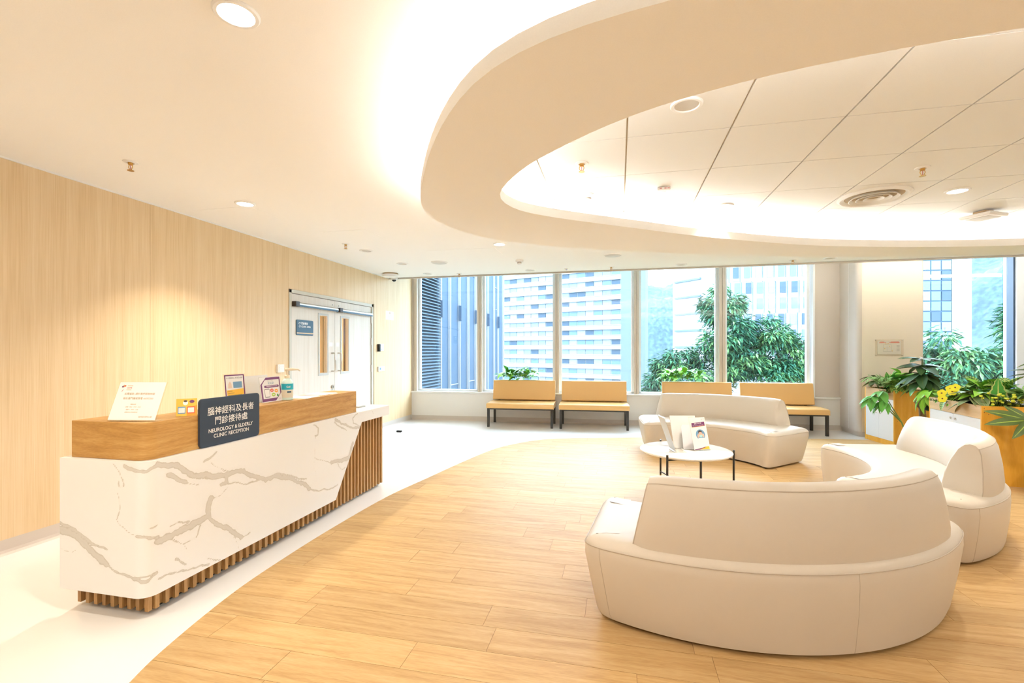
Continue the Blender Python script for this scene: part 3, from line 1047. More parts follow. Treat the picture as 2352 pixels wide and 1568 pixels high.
# emblem at the top left
for k, c in enumerate((M_red, M_tan, M_purple)):
    a = 0.5 + k * 0.9
    prt('emblem_petal', [(-0.098 + 0.011 * math.cos(a + t) * r_, 0.178 + 0.012 * math.sin(a + t) * r_) for t, r_ in ((0, 0.2), (0.0, 1.0), (0.45, 1.25), (0.9, 1.0), (0.9, 0.2))], Mn, c, nn_, h=0.0016)
prt('emblem_stem', [(-0.099, 0.166), (-0.095, 0.166), (-0.102, 0.154), (-0.105, 0.155)], Mn, M_rose, nn_, h=0.0016)
text('CUHK', Mn, M_red, nn_, width=0.028, x=-0.065, y=0.175, h=0.0018, bold=0.02)
prt('print_line', [(-0.08, 0.185), (-0.05, 0.185), (-0.05, 0.1875), (-0.08, 0.1875)], Mn, M_orange, nn_, h=0.0016)
prt('print_line', [(-0.08, 0.163), (-0.053, 0.163), (-0.053, 0.165), (-0.08, 0.165)], Mn, M_orange, nn_, h=0.0016)
text('如需協助, 請於我們服務時間', Mn, M_tan, nn_, width=0.165, x=0.0, y=0.143, h=0.0018)
text('按右邊門鐘或致電 66292260', Mn, M_tan, nn_, width=0.165, x=0.0, y=0.118, h=0.0018)
text('服務時間：', Mn, M_tan, nn_, width=0.032, x=-0.015, y=0.086, h=0.0018)
text('星期一至五：09:00 - 20:00', Mn, M_tan, nn_, width=0.082, x=-0.012, y=0.072, h=0.0018)
text('星期六：09:00 - 13:00', Mn, M_tan, nn_, width=0.066, x=-0.014, y=0.058, h=0.0018)
text('星期日及公眾假期休息', Mn, M_tan, nn_, width=0.07, x=-0.014, y=0.044, h=0.0018)
text('腦神經科學中心啟', Mn, M_tan, nn_, width=0.072, x=0.07, y=0.02, h=0.0018)

# ---- yellow tent card
tc_ = empty('tent_card', (-2.36, 2.155, OZ), 'small yellow folded tent card beside the navy sign', 'card')
Mt = PM((-2.345, 2.155, OZ + 0.001), Vector((0.5, 0.5, 0)), (-0.025, 0.025, 0.1))
MB().prism([(-0.048, 0), (0.048, 0), (0.048, 0.1), (-0.048, 0.1)], 0.0, 0.0008, Mt).build('front_face', M_yellow, tc_)
Mt2 = PM((-2.395, 2.205, OZ + 0.001), Vector((0.5, 0.5, 0)), (0.025, -0.025, 0.1))
MB().prism([(-0.048, 0), (0.048, 0), (0.048, 0.1), (-0.048, 0.1)], 0.0, 0.0008, Mt2).build('back_face', M_paper, tc_)
MB().prism([(-0.046, 0.0), (0.046, 0.0), (0.046, 0.066), (-0.046, 0.066)], 0.0, 0.0008, PM((-2.345, 2.155, OZ + 0.0005), Vector((0.5, 0.5, 0)), (-0.5, 0.5, 0))).build('base_flap', M_paper, tc_)
prt('orange_field', [(0.0, 0.001), (0.047, 0.001), (0.047, 0.06), (0.015, 0.05), (0.0, 0.03)], Mt, M_orange, tc_, h=0.001)
for x, c in ((-0.023, M_skyb), (0.02, M_red)):
    prt('panel_frame', rrect(x - 0.018, x + 0.018, 0.014, 0.054, 0.004), Mt, c, tc_, h=0.0016)
    prt('panel_white', rrect(x - 0.0145, x + 0.0145, 0.019, 0.047, 0.002), Mt, M_paper, tc_, h=0.0022)
prt('round_mark', ell(-0.006, 0.075, 0.012, 0.014, 16), Mt, M_paper, tc_, h=0.0016)
prt('round_mark', ell(0.024, 0.082, 0.012, 0.009, 16), Mt, M_purple, tc_, h=0.0016)
prt('round_mark', ell(-0.006, 0.085, 0.009, 0.006, 16), Mt, M_hair, tc_, h=0.0022)

# ---- purple poster stands on the upstand
ps = empty('poster_stand', (-2.50, 2.66, OZ), 'purple-bordered poster with yellow lower half in an acrylic stand behind the navy sign', 'poster stand')
Mp = PM((-2.50, 2.672, OZ), (0, 1, 0), (-0.02, 0, 0.2))
MB().prism([(-0.092, 0), (0.092, 0), (0.092, 0.212), (-0.092, 0.212)], -0.003, 0.0, Mp).build('acrylic_sheet', M_acrylic, ps)
MB().box(-2.50, -2.44, 2.58, 2.764, OZ, OZ + 0.003).build('foot', M_acrylic, ps)
MB().prism([(-0.083, 0.004), (0.083, 0.004), (0.083, 0.205), (-0.083, 0.205)], 0.0003, 0.0012, Mp).build('poster', M_purple, ps)
prt('poster_field', [(-0.075, 0.01), (0.072, 0.01), (0.072, 0.197), (-0.075, 0.197)], Mp, M_paper, ps, h=0.0016)
prt('yellow_field', [(-0.07, 0.01), (0.068, 0.01), (0.07, 0.108), (-0.07, 0.103)], Mp, M_yellow, ps, h=0.0022)
prt('blue_box', rrect(-0.016, 0.058, 0.115, 0.157, 0.004), Mp, M_skyb, ps, h=0.0022)
prt('doodle', [(-0.06, 0.115), (-0.026, 0.115), (-0.03, 0.145), (-0.042, 0.16), (-0.055, 0.145)], Mp, mat('print_peach', (0.8, 0.62, 0.5), 0.6), ps, h=0.0022)
text('中大醫院病人意見及建議', Mp, M_grey, ps, width=0.135, x=-0.001, y=0.183, h=0.0024, bold=0.01)
for k, (yy, w_) in enumerate(((0.094, 0.035), (0.081, 0.05), (0.066, 0.115), (0.052, 0.09), (0.036, 0.1))):
    prt('print_line', [(-0.062, yy), (-0.062 + w_, yy), (-0.062 + w_, yy + 0.004), (-0.062, yy + 0.004)], Mp, mat('ink_olive', (0.35, 0.24, 0.05), 0.6), ps, h=0.0026)

ws = empty('blank_stand', (-2.51, 2.88, OZ), 'blank white board seen from behind between the two purple posters', 'display board')
Mw = PM((-2.515, 2.88, OZ), (0, 1, 0), (-0.02, 0, 0.2))
MB().prism([(-0.115, 0), (0.115, 0), (0.115, 0.188), (-0.115, 0.188)], -0.004, 0.0, Mw).build('board', M_plastic, ws)
MB().box(-2.515, -2.475, 2.78, 2.98, OZ, OZ + 0.004).build('foot', M_plastic, ws)

sb = empty('suggestion_poster', (-2.40, 2.88, OZ), 'purple framed suggestion box poster with coloured speech bubbles on the counter', 'poster stand')
Mq = PM((-2.395, 2.884, OZ), (0, 1, 0), (-0.03, 0, 0.2))
MB().prism([(-0.104, 0), (0.104, 0), (0.104, 0.183), (-0.104, 0.183)], -0.003, 0.0, Mq).build('acrylic_sheet', M_acrylic, sb)
MB().box(-2.455, -2.395, 2.785, 2.985, OZ, OZ + 0.003).build('foot', M_acrylic, sb)
MB().prism([(-0.1, 0.003), (0.1, 0.003), (0.1, 0.18), (-0.1, 0.18)], 0.0003, 0.0012, Mq).build('poster', M_paper, sb)
prt('purple_frame', [(-0.097, 0.008), (0.035, 0.008), (0.097, 0.062), (0.097, 0.177), (-0.04, 0.177), (-0.097, 0.128)], Mq, M_purple, sb, h=0.0016)
prt('frame_field', [(-0.084, 0.028), (0.05, 0.028), (0.085, 0.058), (0.085, 0.16), (-0.052, 0.16), (-0.084, 0.128)], Mq, M_paper, sb, h=0.0022)
text('Please Tell Us', Mq, M_grey, sb, width=0.055, x=0.0, y=0.152, h=0.0026)
text('意見箱', Mq, M_skyb, sb, width=0.06, x=0.002, y=0.135, h=0.0026, bold=0.02)
prt('purple_bar', rrect(-0.066, 0.078, 0.104, 0.120, 0.008), Mq, M_purple, sb, h=0.0026)
prt('print_line', [(-0.045, 0.1115), (0.062, 0.1115), (0.062, 0.1145), (-0.045, 0.1145)], Mq, M_paper, sb, h=0.003)
prt('phone_outline', rrect(-0.068, -0.018, 0.035, 0.098, 0.008), Mq, M_grey, sb, h=0.0026)
prt('phone_screen', rrect(-0.064, -0.022, 0.042, 0.091, 0.004), Mq, M_paper, sb, h=0.003)
for x, y, w_, h_, c in ((0.004, 0.084, 0.017, 0.012, M_red), (0.047, 0.078, 0.017, 0.013, M_orange), (0.016, 0.052, 0.019, 0.013, M_lime), (0.056, 0.045, 0.009, 0.009, M_green)):
    prt('speech_bubble', ell(x, y, w_, h_, 18), Mq, c, sb, h=0.0026)
    if c is not M_green:
        prt('bubble_text', [(x - w_ * .5, y - .002), (x + w_ * .5, y - .002), (x + w_ * .5, y + .002), (x - w_ * .5, y + .002)], Mq, M_paper, sb, h=0.003)
text('CUHK', Mq, M_rose, sb, width=0.025, x=0.078, y=0.02, h=0.002)

# ---- sanitiser bottle
bt = empty('sanitizer_bottle', (-2.395, 3.035, OZ), 'clear hand sanitiser pump bottle with teal label at the poster', 'bottle')
c = (-2.395, 3.035, OZ)
MB().lathe([(0.036, 0.0), (0.041, 0.004), (0.041, 0.125), (0.038, 0.14), (0.026, 0.155), (0.016, 0.16)], 24, c).build('body', M_gel, bt, smooth=40)
MB().lathe([(0.0414, 0.02), (0.0416, 0.02), (0.0416, 0.075), (0.0414, 0.075)], 24, c, loop=True).build('label', mat('label_cream', (0.78, 0.74, 0.62), 0.5), bt, smooth=40)
MB().lathe([(0.0414, 0.078), (0.0418, 0.078), (0.0418, 0.122), (0.0414, 0.122)], 24, c, loop=True).build('label_band', M_teal, bt, smooth=40)
MB().lathe([(0.016, 0.16), (0.018, 0.162), (0.018, 0.18), (0.009, 0.185), (0.007, 0.21), (0.007, 0.222)], 16, c).build('pump_collar', mat('pump_cream', (0.82, 0.72, 0.55), 0.4), bt, smooth=40)
MB().tube([(c[0] - 0.012, c[1] - 0.012, OZ + 0.225), (c[0] + 0.02, c[1] + 0.022, OZ + 0.226), (c[0] + 0.05, c[1] + 0.055, OZ + 0.224), (c[0] + 0.06, c[1] + 0.066, OZ + 0.213)], [0.012, 0.010, 0.006, 0.005], 10).build('pump_nozzle', MATS['pump_cream'], bt, smooth=50)
Mb = PM((c[0] + 0.0425 * 0.8, c[1] - 0.0425 * 0.6, OZ), (0.6, 0.8, 0), (0, 0, 1))
text('Gel', Mb, M_ink, bt, width=0.026, x=-0.004, y=0.1, h=0.0015, bold=0.02)
prt('label_box', [(-0.012, 0.056), (0.016, 0.056), (0.016, 0.068), (-0.012, 0.068)], Mb, M_blue, bt, h=0.0015)

# ---- papers
for k, (x, y, r_, lb) in enumerate(((-2.41, 3.22, 0.1, 'stack of white leaflets on the oak ledge beside the sanitiser bottle'), (-2.44, 3.50, -0.06, 'loose white sheets lying towards the far end of the oak ledge'))):
    o = empty('leaflets', (x, y, OZ), lb, 'paper')
    for j in range(3):
        Mz = Matrix.Translation((x, y, OZ + j * 0.0015)) @ Matrix.Rotation(r_ + 0.12 * j, 4, 'Z')
        MB().box(-0.09, 0.09, -0.11, 0.11, 0.0, 0.0014, Mz).build('sheet', M_paper, o)
o = empty('desk_tray', (-2.55, 4.18, TOPZ), 'small grey card holder on the far marble ledge', 'tray')
MB().box(-2.62, -2.45, 4.12, 4.24, TOPZ, TOPZ + 0.012).build('tray_base', mat('tray_grey', (0.4, 0.38, 0.34), 0.4), o, bevel=0.003)
MB().box(-2.605, -2.465, 4.13, 4.23, TOPZ + 0.012, TOPZ + 0.015).build('tray_card', M_paper, o)

# ================================================================== BENCHES
def make_bench():
    r = empty('bench', (0, 0, 0), 'x', 'bench', 'mustard benches under the windows')
    W = 1.19
    # x from 0..W, y from 0 (front) to 0.6
    seat = MB()
    prof = [(0.0, 0.335), (0.0, 0.405), (0.012, 0.418), (0.03, 0.422), (0.3, 0.43), (0.56, 0.425), (0.58, 0.41), (0.58, 0.335)]
    seat.rings([[(x, p[0] + (0.006 if x in (0.0, W) else 0), p[1] - (0.006 if x in (0.0, W) else 0)) for p in prof] for x in (0.0, 0.012, W - 0.012, W)])
    seat.build('seat', M_mustard, r, smooth=40)
    bk = MB()
    pb = [(0.50, 0.435), (0.485, 0.45), (0.555, 0.79), (0.57, 0.80), (0.60, 0.80), (0.615, 0.785), (0.60, 0.44)]
    bk.rings([[(x + sg_ * 0.0, p[0], p[1]) for p in pb] for x, sg_ in ((0.015, 0), (W - 0.015, 0))])
    bk.build('backrest', M_mustard, r, smooth=40, bevel=0.008)
    for x in (0.012, W - 0.052):
        for y in (0.02, 0.56):
            MB().box(x, x + 0.04, y, y + 0.04, 0, 0.32).build('leg', M_dark, r)
    fr = MB()
    fr.box(0.012, W - 0.012, 0.025, 0.05, 0.31, 0.335).box(0.012, W - 0.012, 0.565, 0.59, 0.31, 0.335).box(0.012, 0.04, 0.05, 0.565, 0.31, 0.335).box(W - 0.04, W - 0.012, 0.05, 0.565, 0.31, 0.335)
    fr.build('frame', M_dark, r)
    MB().box(0.1, 0.14, 0.575, 0.60, 0.33, 0.5).box(W - 0.14, W - 0.1, 0.575, 0.60, 0.33, 0.5).build('back_bracket', M_dark, r)
    return r


bench0 = make_bench()
bx = [(-2.28, 'first mustard bench from the left, near the double door wall'), (-1.00, 'second mustard bench from the left, its right end beside the cream sofa'),
      (0.77, 'third mustard bench from the left, mostly hidden behind the cream sofa'), (2.06, 'rightmost mustard bench, ending at the grey pillar')]
for k, (x, lb) in enumerate(bx):
    o = bench0 if k == 0 else copy_tree(bench0)
    place(o, (x, 8.02 + 0.05 * (x + 2.28), 0), WANG, lb)

# ================================================================== SOFAS
def sofa_outline():
    R = 1.035 ** 2 / (2 * 0.41) + 0.205
    outer = [(u_, math.sqrt(R * R - u_ * u_) - (R - 0.41)) for u_ in np.linspace(-1.0, 1.0, 17)]
    Ri = 0.69 ** 2 / (2 * 0.30) + 0.15
    inner = [(u_, math.sqrt(Ri * Ri - u_ * u_) - (Ri - 0.30) - 0.666) for u_ in np.linspace(0.60, -0.60, 13)]
    # rounded corners by extra control points
    P = outer + [(1.045, -0.045), (1.02, -0.10), (0.78, -0.60), (0.735, -0.655), (0.67, -0.665)] + inner + [(-0.67, -0.665), (-0.735, -0.655), (-0.78, -0.60), (-1.02, -0.10), (-1.045, -0.045)]
    C = resample([(p.x, p.y) for p in bez([(a, b, 0) for a, b in P], True, 6)], 220)
    a = sum(C[i - 1].x * C[i].y - C[i].x * C[i - 1].y for i in range(len(C)))
    if a < 0:
        C.reverse()
    for _ in range(3):
        C = [C[i - 1] * 0.25 + C[i] * 0.5 + C[(i + 1) % len(C)] * 0.25 for i in range(len(C))]
    return C, R


def make_sofa():
    r = empty('curved_sofa', (0, 0, 0), 'x', 'sofa', 'curved cream sofas round the low table')
    C, R = sofa_outline()

    def ringz(d, z, su=1.0, sv=1.0):
        return [(p.x * su, p.y * sv, z) for p in (offset(C, d) if d else C)]
    m = MB()
    prof = [(0.035, 0.035, 0.93), (0.02, 0.022, 0.945), (0.015, 0.05, 0.955), (0.0, 0.20, 0.975), (-0.004, 0.33, 0.997), (0.0, 0.378, 1.0), (0.010, 0.398, 1.0), (0.028, 0.412, 1.0), (0.055, 0.421, 1.0), (0.10, 0.426, 1.0), (0.17, 0.428, 1.0)]
    prof[0] = (0.05, 0.022, 0.92)
    m.rings([ringz(d, z, su) for d, z, su in prof], 'tri')
    m.build('seat', M_leather, r, smooth=60)
    m = MB()
    m.rings([ringz(0.075, 0.0, 0.92), ringz(0.075, 0.03, 0.92)])
    m.build('plinth', M_black, r)
    MB().tube(ringz(0.0005, 0.381), 0.0035, 6, closed=True).build('piping', M_seam, r, smooth=60)
    # upright seams
    for u_ in (-0.99, 0.99, -0.06):
        k = min(range(len(C)), key=lambda i: abs(C[i].x - u_) + (0 if C[i].y > -0.1 else 9))
        pts = []
        for d, z, su in prof[1:6]:
            q = offset(C, d)[k] if d else C[k]
            pts.append((q.x * su, q.y, z))
        MB().tube(pts, 0.0016, 6).build('seam', M_seam, r)
    # backrest swept along the outer arc
    bp = [(0.030, 0.40), (0.026, 0.45), (0.036, 0.56), (0.056, 0.68), (0.072, 0.718), (0.095, 0.738), (0.13, 0.745), (0.165, 0.735), (0.20, 0.705), (0.245, 0.62), (0.275, 0.53), (0.285, 0.46), (0.272, 0.40)]
    NS = 44
    rings = []
    cxm = sum(p[0] for p in bp) / len(bp)
    for i in range(NS + 1):
        s = -1 + 2 * i / NS
        e = min(i, NS - i)
        sc = (0.80, 0.93, 0.985)[e] if e < 3 else 1.0
        se = max(-1, min(1, s))
        row = []
        for d, z in bp:
            dd = cxm + (d - cxm) * sc
            zz = 0.40 + (z - 0.40) * (0.965 + 0.035 * (sc - 0.8) / 0.2)
            half = 0.875 - 0.06 * (zz - 0.40) / 0.33
            th_ = se * math.asin(half / R)
            rr = R - dd
            row.append((rr * math.sin(th_), rr * math.cos(th_) - (R - 0.41), zz))
        rings.append(row)
    m = MB()
    m.rings(rings)
    b = m.build('backrest', M_leather, r, smooth=65)
    # top welt on the outer edge of the backrest
    MB().tube([rings[i][4] for i in range(0, NS + 1)], 0.0032, 6).build('piping', M_seam, b, smooth=60)
    for e in (0, NS):
        MB().tube([rings[e][k] for k in range(0, 5)], 0.003, 6).build('piping', M_seam, b, smooth=60)
    return r


sofa0 = make_sofa()
defs = [((0.838, 2.69, 0.003), math.atan2(-0.34, -0.94) - 0.022, 'cream curved sofa in the foreground, seen from behind its backrest'),
        ((2.41, 4.40, 0.003), math.atan2(-0.957, -0.29), 'cream curved sofa on the right, in front of the planter cabinets'),
        ((1.27, 6.68, 0.003), math.atan2(-0.379, 0.926), 'cream curved sofa at the back, in front of the mustard benches')]
for k, (loc, rz, lb) in enumerate(defs):
    o = sofa0 if k == 0 else copy_tree(sofa0)
    place(o, loc, rz, lb)

# ================================================================== ROUND TABLE
TXc, TYc, TZ, TR = 0.575, 4.375, 0.48, 0.385
tb = empty('coffee_table', (TXc, TYc, 0.003), 'low round white-topped table with thin dark legs between the sofas', 'table')
MB().lathe([(TR - 0.012, TZ - 0.02), (TR, TZ - 0.012), (TR, TZ - 0.003), (TR - 0.004, TZ)], 64, (TXc, TYc, 0)).build('table_top', mat('glossy_white', (0.86, 0.84, 0.82), 0.12, spec=0.6), tb, smooth=40)
legs = []
for a, nub in ((117, 0.016), (242, 0.016), (282, -0.022), (357, 0.016)):
    rl = TR + 0.007 if nub > 0 else TR - 0.03
    x, y = TXc + rl * math.cos(math.radians(a)), TYc + rl * math.sin(math.radians(a))
    legs.append((x, y))
    MB().tube([(x, y, 0.16), (x, y, TZ + nub)], 0.009, 10).build('leg', M_dark, tb, smooth=50)
    MB().tube([(x, y, 0.003), (x, y, 0.16)], 0.0085, 10).build('leg_tip', M_brass, tb, smooth=50)
for i, j, z in ((0, 2, 0.19), (1, 3, 0.205)):
    MB().tube([(legs[i][0], legs[i][1], z), (legs[j][0], legs[j][1], z)], 0.006, 8).build('crossbar', M_dark, tb, smooth=50)
    MB().tube([(legs[i][0], legs[i][1], TZ - 0.027), (legs[j][0], legs[j][1], TZ - 0.027)], 0.006, 8).build('top_rail', M_dark, tb, smooth=50)

# mask poster stand, facing the camera
mp = empty('mask_poster', (0.71, 4.36, TZ), 'acrylic stand with a poster of a person putting on a mask', 'poster stand')
u = Vector((0.181, 0.10, 0)).normalized()
nrm = Vector((u.y, -u.x, 0))
Mm = PM((0.715, 4.352, TZ + 0.004), u, Vector((-nrm.x * 0.085, -nrm.y * 0.085, 0.29)))
MB().prism([(-0.085, 0), (0.085, 0), (0.085, 0.29), (-0.085, 0.29)], -0.004, 0.0, Mm).build('acrylic_sheet', M_acrylic, mp)
MB().prism([(-0.081, 0.004), (0.081, 0.004), (0.081, 0.286), (-0.081, 0.286)], 0.0003, 0.001, Mm).build('poster', M_paper, mp)
MB().box(-0.085, 0.085, -0.0, 0.10, 0.0, 0.003, PM((0.715, 4.352, TZ), u, (-u.y, u.x, 0))).build('foot', M_acrylic, mp)
prt('purple_band', [(-0.066, 0.203), (0.068, 0.212), (0.068, 0.246), (-0.066, 0.238)], Mm, M_purple, mp, h=0.0014)
prt('orange_edge', [(-0.066, 0.2), (0.07, 0.209), (0.07, 0.212), (-0.066, 0.203)], Mm, M_orange, mp, h=0.0014)
Mtx = Mm @ Matrix.Rotation(math.radians(3.5), 4, 'Z')
text('請戴上外科口罩', Mtx, M_ink, mp, width=0.075, x=0.012, y=0.232, h=0.002, bold=0.012)
text('Please put on a surgical mask', Mtx, M_ink, mp, width=0.11, x=0.012, y=0.215, h=0.002)
text('CUHK', Mm, M_rose, mp, width=0.022, x=0.064, y=0.27, h=0.002)
prt('emblem', [(0.04, 0.272), (0.048, 0.272), (0.045, 0.264), (0.045, 0.258), (0.043, 0.258), (0.043, 0.264)], Mm, M_rose, mp, h=0.0016)
prt('blue_disc', ell(0.008, 0.135, 0.047, 0.045, 28), Mm, M_skyb, mp, h=0.0014)
prt('shirt', [(-0.035, 0.10), (-0.025, 0.075), (0.045, 0.075), (0.055, 0.10), (0.03, 0.107), (-0.01, 0.107)], Mm, M_paper, mp, h=0.0018)
prt('face', ell(0.008, 0.137, 0.019, 0.024, 18), Mm, M_skin, mp, h=0.002)
prt('hair', [(-0.014, 0.148), (-0.012, 0.166), (0.004, 0.174), (0.022, 0.168), (0.03, 0.15), (0.02, 0.157), (0.0, 0.157)], Mm, M_hair, mp, h=0.0024)
prt('mask', ell(0.008, 0.122, 0.016, 0.011, 16), Mm, mat('mask_teal', (0.38, 0.65, 0.66), 0.6), mp, h=0.0026)
prt('hand', ell(-0.018, 0.124, 0.009, 0.016, 14), Mm, M_skin, mp, h=0.0026)
prt('hand', ell(0.034, 0.126, 0.009, 0.016, 14), Mm, M_skin, mp, h=0.0026)
wave = [(-0.075, 0.008)] + [(-0.075 + 0.15 * t, 0.012 + 0.028 * max(0, t - 0.2) ** 0.8 * (1 if t < 0.75 else 1 - (t - 0.75) * 0.6)) for t in [k / 10 for k in range(11)]] + [(0.075, 0.008)]
prt('orange_wave', wave, Mm, M_yellow, mp, h=0.0014)
prt('purple_wave', [(-0.075, 0.012)] + [(-0.075 + 0.11 * t, 0.014 + 0.016 * t * t) for t in [k / 6 for k in range(7)]] + [(0.035, 0.024), (-0.02, 0.009), (-0.075, 0.007)], Mm, M_purple, mp, h=0.0018)

# frame stand from behind
fs_ = empty('easel_stand', (0.60, 4.46, TZ), 'white cardboard stand seen from behind with its easel flap on the round table', 'display stand')
u2 = Vector((0.22, 0.05, 0)).normalized()
Mf = PM((0.60, 4.45, TZ + 0.002), u2, Vector((0.0, 0.10, 0.29)))
MB().prism([(-0.115, 0), (0.115, 0), (0.105, 0.29), (-0.125, 0.29)], -0.006, 0.0, Mf).build('backing', M_plastic, fs_)
Me = PM((0.62, 4.385, TZ + 0.002), u2, Vector((0.0, 0.11, 0.2)))
MB().prism([(-0.06, 0.0), (0.06, 0.0), (0.06, 0.20), (0.045, 0.225), (-0.035, 0.225), (-0.05, 0.2)], 0.0, 0.004, Me).build('easel_flap', mat('card_lilac', (0.74, 0.72, 0.74), 0.6), fs_)
# acrylic stand edge-on
as_ = empty('side_stand', (0.46, 4.31, TZ), 'thin acrylic poster stand seen edge-on at the left of the round table', 'poster stand')
u3 = Vector((0.03, -0.15, 0)).normalized()
Ma = PM((0.465, 4.31, TZ + 0.003), u3, Vector((-0.10, -0.02, 0.29)))
MB().prism([(-0.10, 0), (0.10, 0), (0.10, 0.31), (-0.10, 0.31)], -0.006, 0.0, Ma).build('acrylic_sheet', M_acrylic, as_)
MB().prism([(-0.096, 0.004), (0.096, 0.004), (0.096, 0.306), (-0.096, 0.306)], 0.0003, 0.001, Ma).build('poster', mat('pale_blue_paper', (0.72, 0.76, 0.80), 0.5), as_)
MB().box(-0.10, 0.10, -0.02, 0.09, 0.0, 0.003, PM((0.465, 4.31, TZ), u3, (-u3.y, u3.x, 0))).build('foot', M_acrylic, as_)

# ================================================================== PLANTER CABINETS
def cabinet(loc, rz, L, label, holes):
    """local: front face at x=0 facing -x, y from 0 (near end) to L, depth +x"""
    r = empty('planter_cabinet', (0, 0, 0), label, 'cabinet', 'planter cabinets along the right')
    D, Hh = 0.48, 0.79
    m = MB()
    m.box(0.0, D, 0.0, 0.02, 0, Hh).build('end_panel', M_maple, r)
    MB().box(0.0, D, L - 0.02, L, 0, Hh).build('end_panel', M_maple, r)
    MB().box(0.0, 0.02, 0.02, L - 0.02, Hh - 0.135, Hh).build('fascia', wood('maple_fascia' + label[:4], [(0.56, 0.36, 0.16), (0.64, 0.43, 0.21), (0.70, 0.50, 0.27)], (7.0, 0.5, 7.0), 2.4, 0.4, 30.0, 0.8), r)
    MB().box(D - 0.02, D, 0.02, L - 0.02, 0, Hh).build('back_panel', M_maple, r)
    MB().box(0.02, D - 0.02, 0.02, L - 0.02, 0.06, Hh - 0.06).build('carcass', M_lam, r)
    MB().box(0.0, 0.02, 0.02, L - 0.02, 0.0, 0.07).build('kick_board', M_maple, r)
    MB().box(0.02, D - 0.02, 0.02, L - 0.02, Hh - 0.06, Hh - 0.035).build('soil_bed', M_soil, r)
    h = (L - 0.04) / 2
    for k in range(2):
        y0 = 0.02 + k * h
        d = MB().box(0.001, 0.018, y0 + 0.002, y0 + h - 0.002, 0.073, Hh - 0.138).build('door', M_lam, r)
        yk = y0 + (h - 0.045 if k == 0 else 0.045)
        MB().tube([(0.0, yk, Hh - 0.36), (-0.026, yk, Hh - 0.35), (-0.026, yk, Hh - 0.25), (0.0, yk, Hh - 0.24)], 0.005, 8).build('handle', M_plastic, d, smooth=50)
        MB().tube([(0.002, yk, Hh - 0.19), (-0.008, yk, Hh - 0.19)], 0.011, 12).build('lock', M_chrome, d, smooth=40)
    for x, z in holes:
        MB().tube([(x, -0.001, z), (x, 0.003, z)], 0.004, 8).build('screw_hole', M_hair, r)
    r.location = loc
    r.rotation_euler = (0, 0, rz)
    return r


cabinet((3.57, 5.66, 0.003), -0.095, 1.0, 'right planter cabinet with white doors and bare orange end panel', [(0.02, 0.765), (0.02, 0.725), (0.055, 0.705)])
cabinet((3.76, 7.58, 0.003), 0.10, 0.66, 'left planter cabinet with white doors and handles beside the pillar', [(0.40, 0.66), (0.04, 0.36)])

# evacuation plan on the pier
ev = empty('evacuation_plan', (4.08, PY, 1.27), 'framed evacuation floor plan on the cream pier', 'wall plan')
Mv = PM((4.082, PY, 1.395), (1, 0, 0), (0, 0, 1))
MB().prism([(-0.19, -0.13), (0.19, -0.13), (0.19, 0.13), (-0.19, 0.13)], 0.012, 0.018, Mv).build('acrylic_cover', M_acrylic, ev)
MB().prism([(-0.155, -0.103), (0.16, -0.103), (0.16, 0.107), (-0.155, 0.107)], 0.002, 0.010, Mv).build('plan_sheet', M_paper, ev)
for x in (-0.178, 0.178):
    for y in (-0.118, 0.118):
        MB().tube([tuple(Mv @ Vector((x, y, 0))), tuple(Mv @ Vector((x, y, 0.024)))], 0.008, 10).build('standoff', M_chrome, ev, smooth=40)
for x0, x1, y in ((-0.12, -0.07, 0.085), (-0.135, -0.04, 0.072), (0.02, 0.13, 0.085), (0.0, 0.14, 0.072)):
    prt('red_text', [(x0, y), (x1, y), (x1, y + 0.008), (x0, y + 0.008)], Mv, M_red, ev, h=0.0105)
for x0, x1, y0, y1 in ((-0.08, 0.03, -0.06, -0.055), (-0.08, 0.03, 0.045, 0.048), (-0.08, -0.077, -0.06, 0.045), (0.028, 0.031, -0.06, 0.045), (-0.03, -0.028, -0.06, 0.02), (-0.08, 0.03, 0.0, 0.002)):
    prt('plan_line', [(x0, y0), (x1, y0), (x1, y1), (x0, y1)], Mv, mat('plan_grey', (0.55, 0.55, 0.55), 0.6), ev, h=0.0105)
for x, y in ((-0.05, 0.055), (-0.02, 0.06), (-0.065, -0.02), (0.0, 0.02), (0.035, -0.055)):
    prt('plan_mark', [(x, y), (x + 0.012, y), (x + 0.012, y + 0.01), (x, y + 0.01)], Mv, M_yellow, ev, h=0.011)
for k in range(5):
    prt('legend_line', [(0.10, 0.03 - k * 0.02), (0.14, 0.03 - k * 0.02), (0.14, 0.034 - k * 0.02), (0.10, 0.034 - k * 0.02)], Mv, M_grey, ev, h=0.0105)

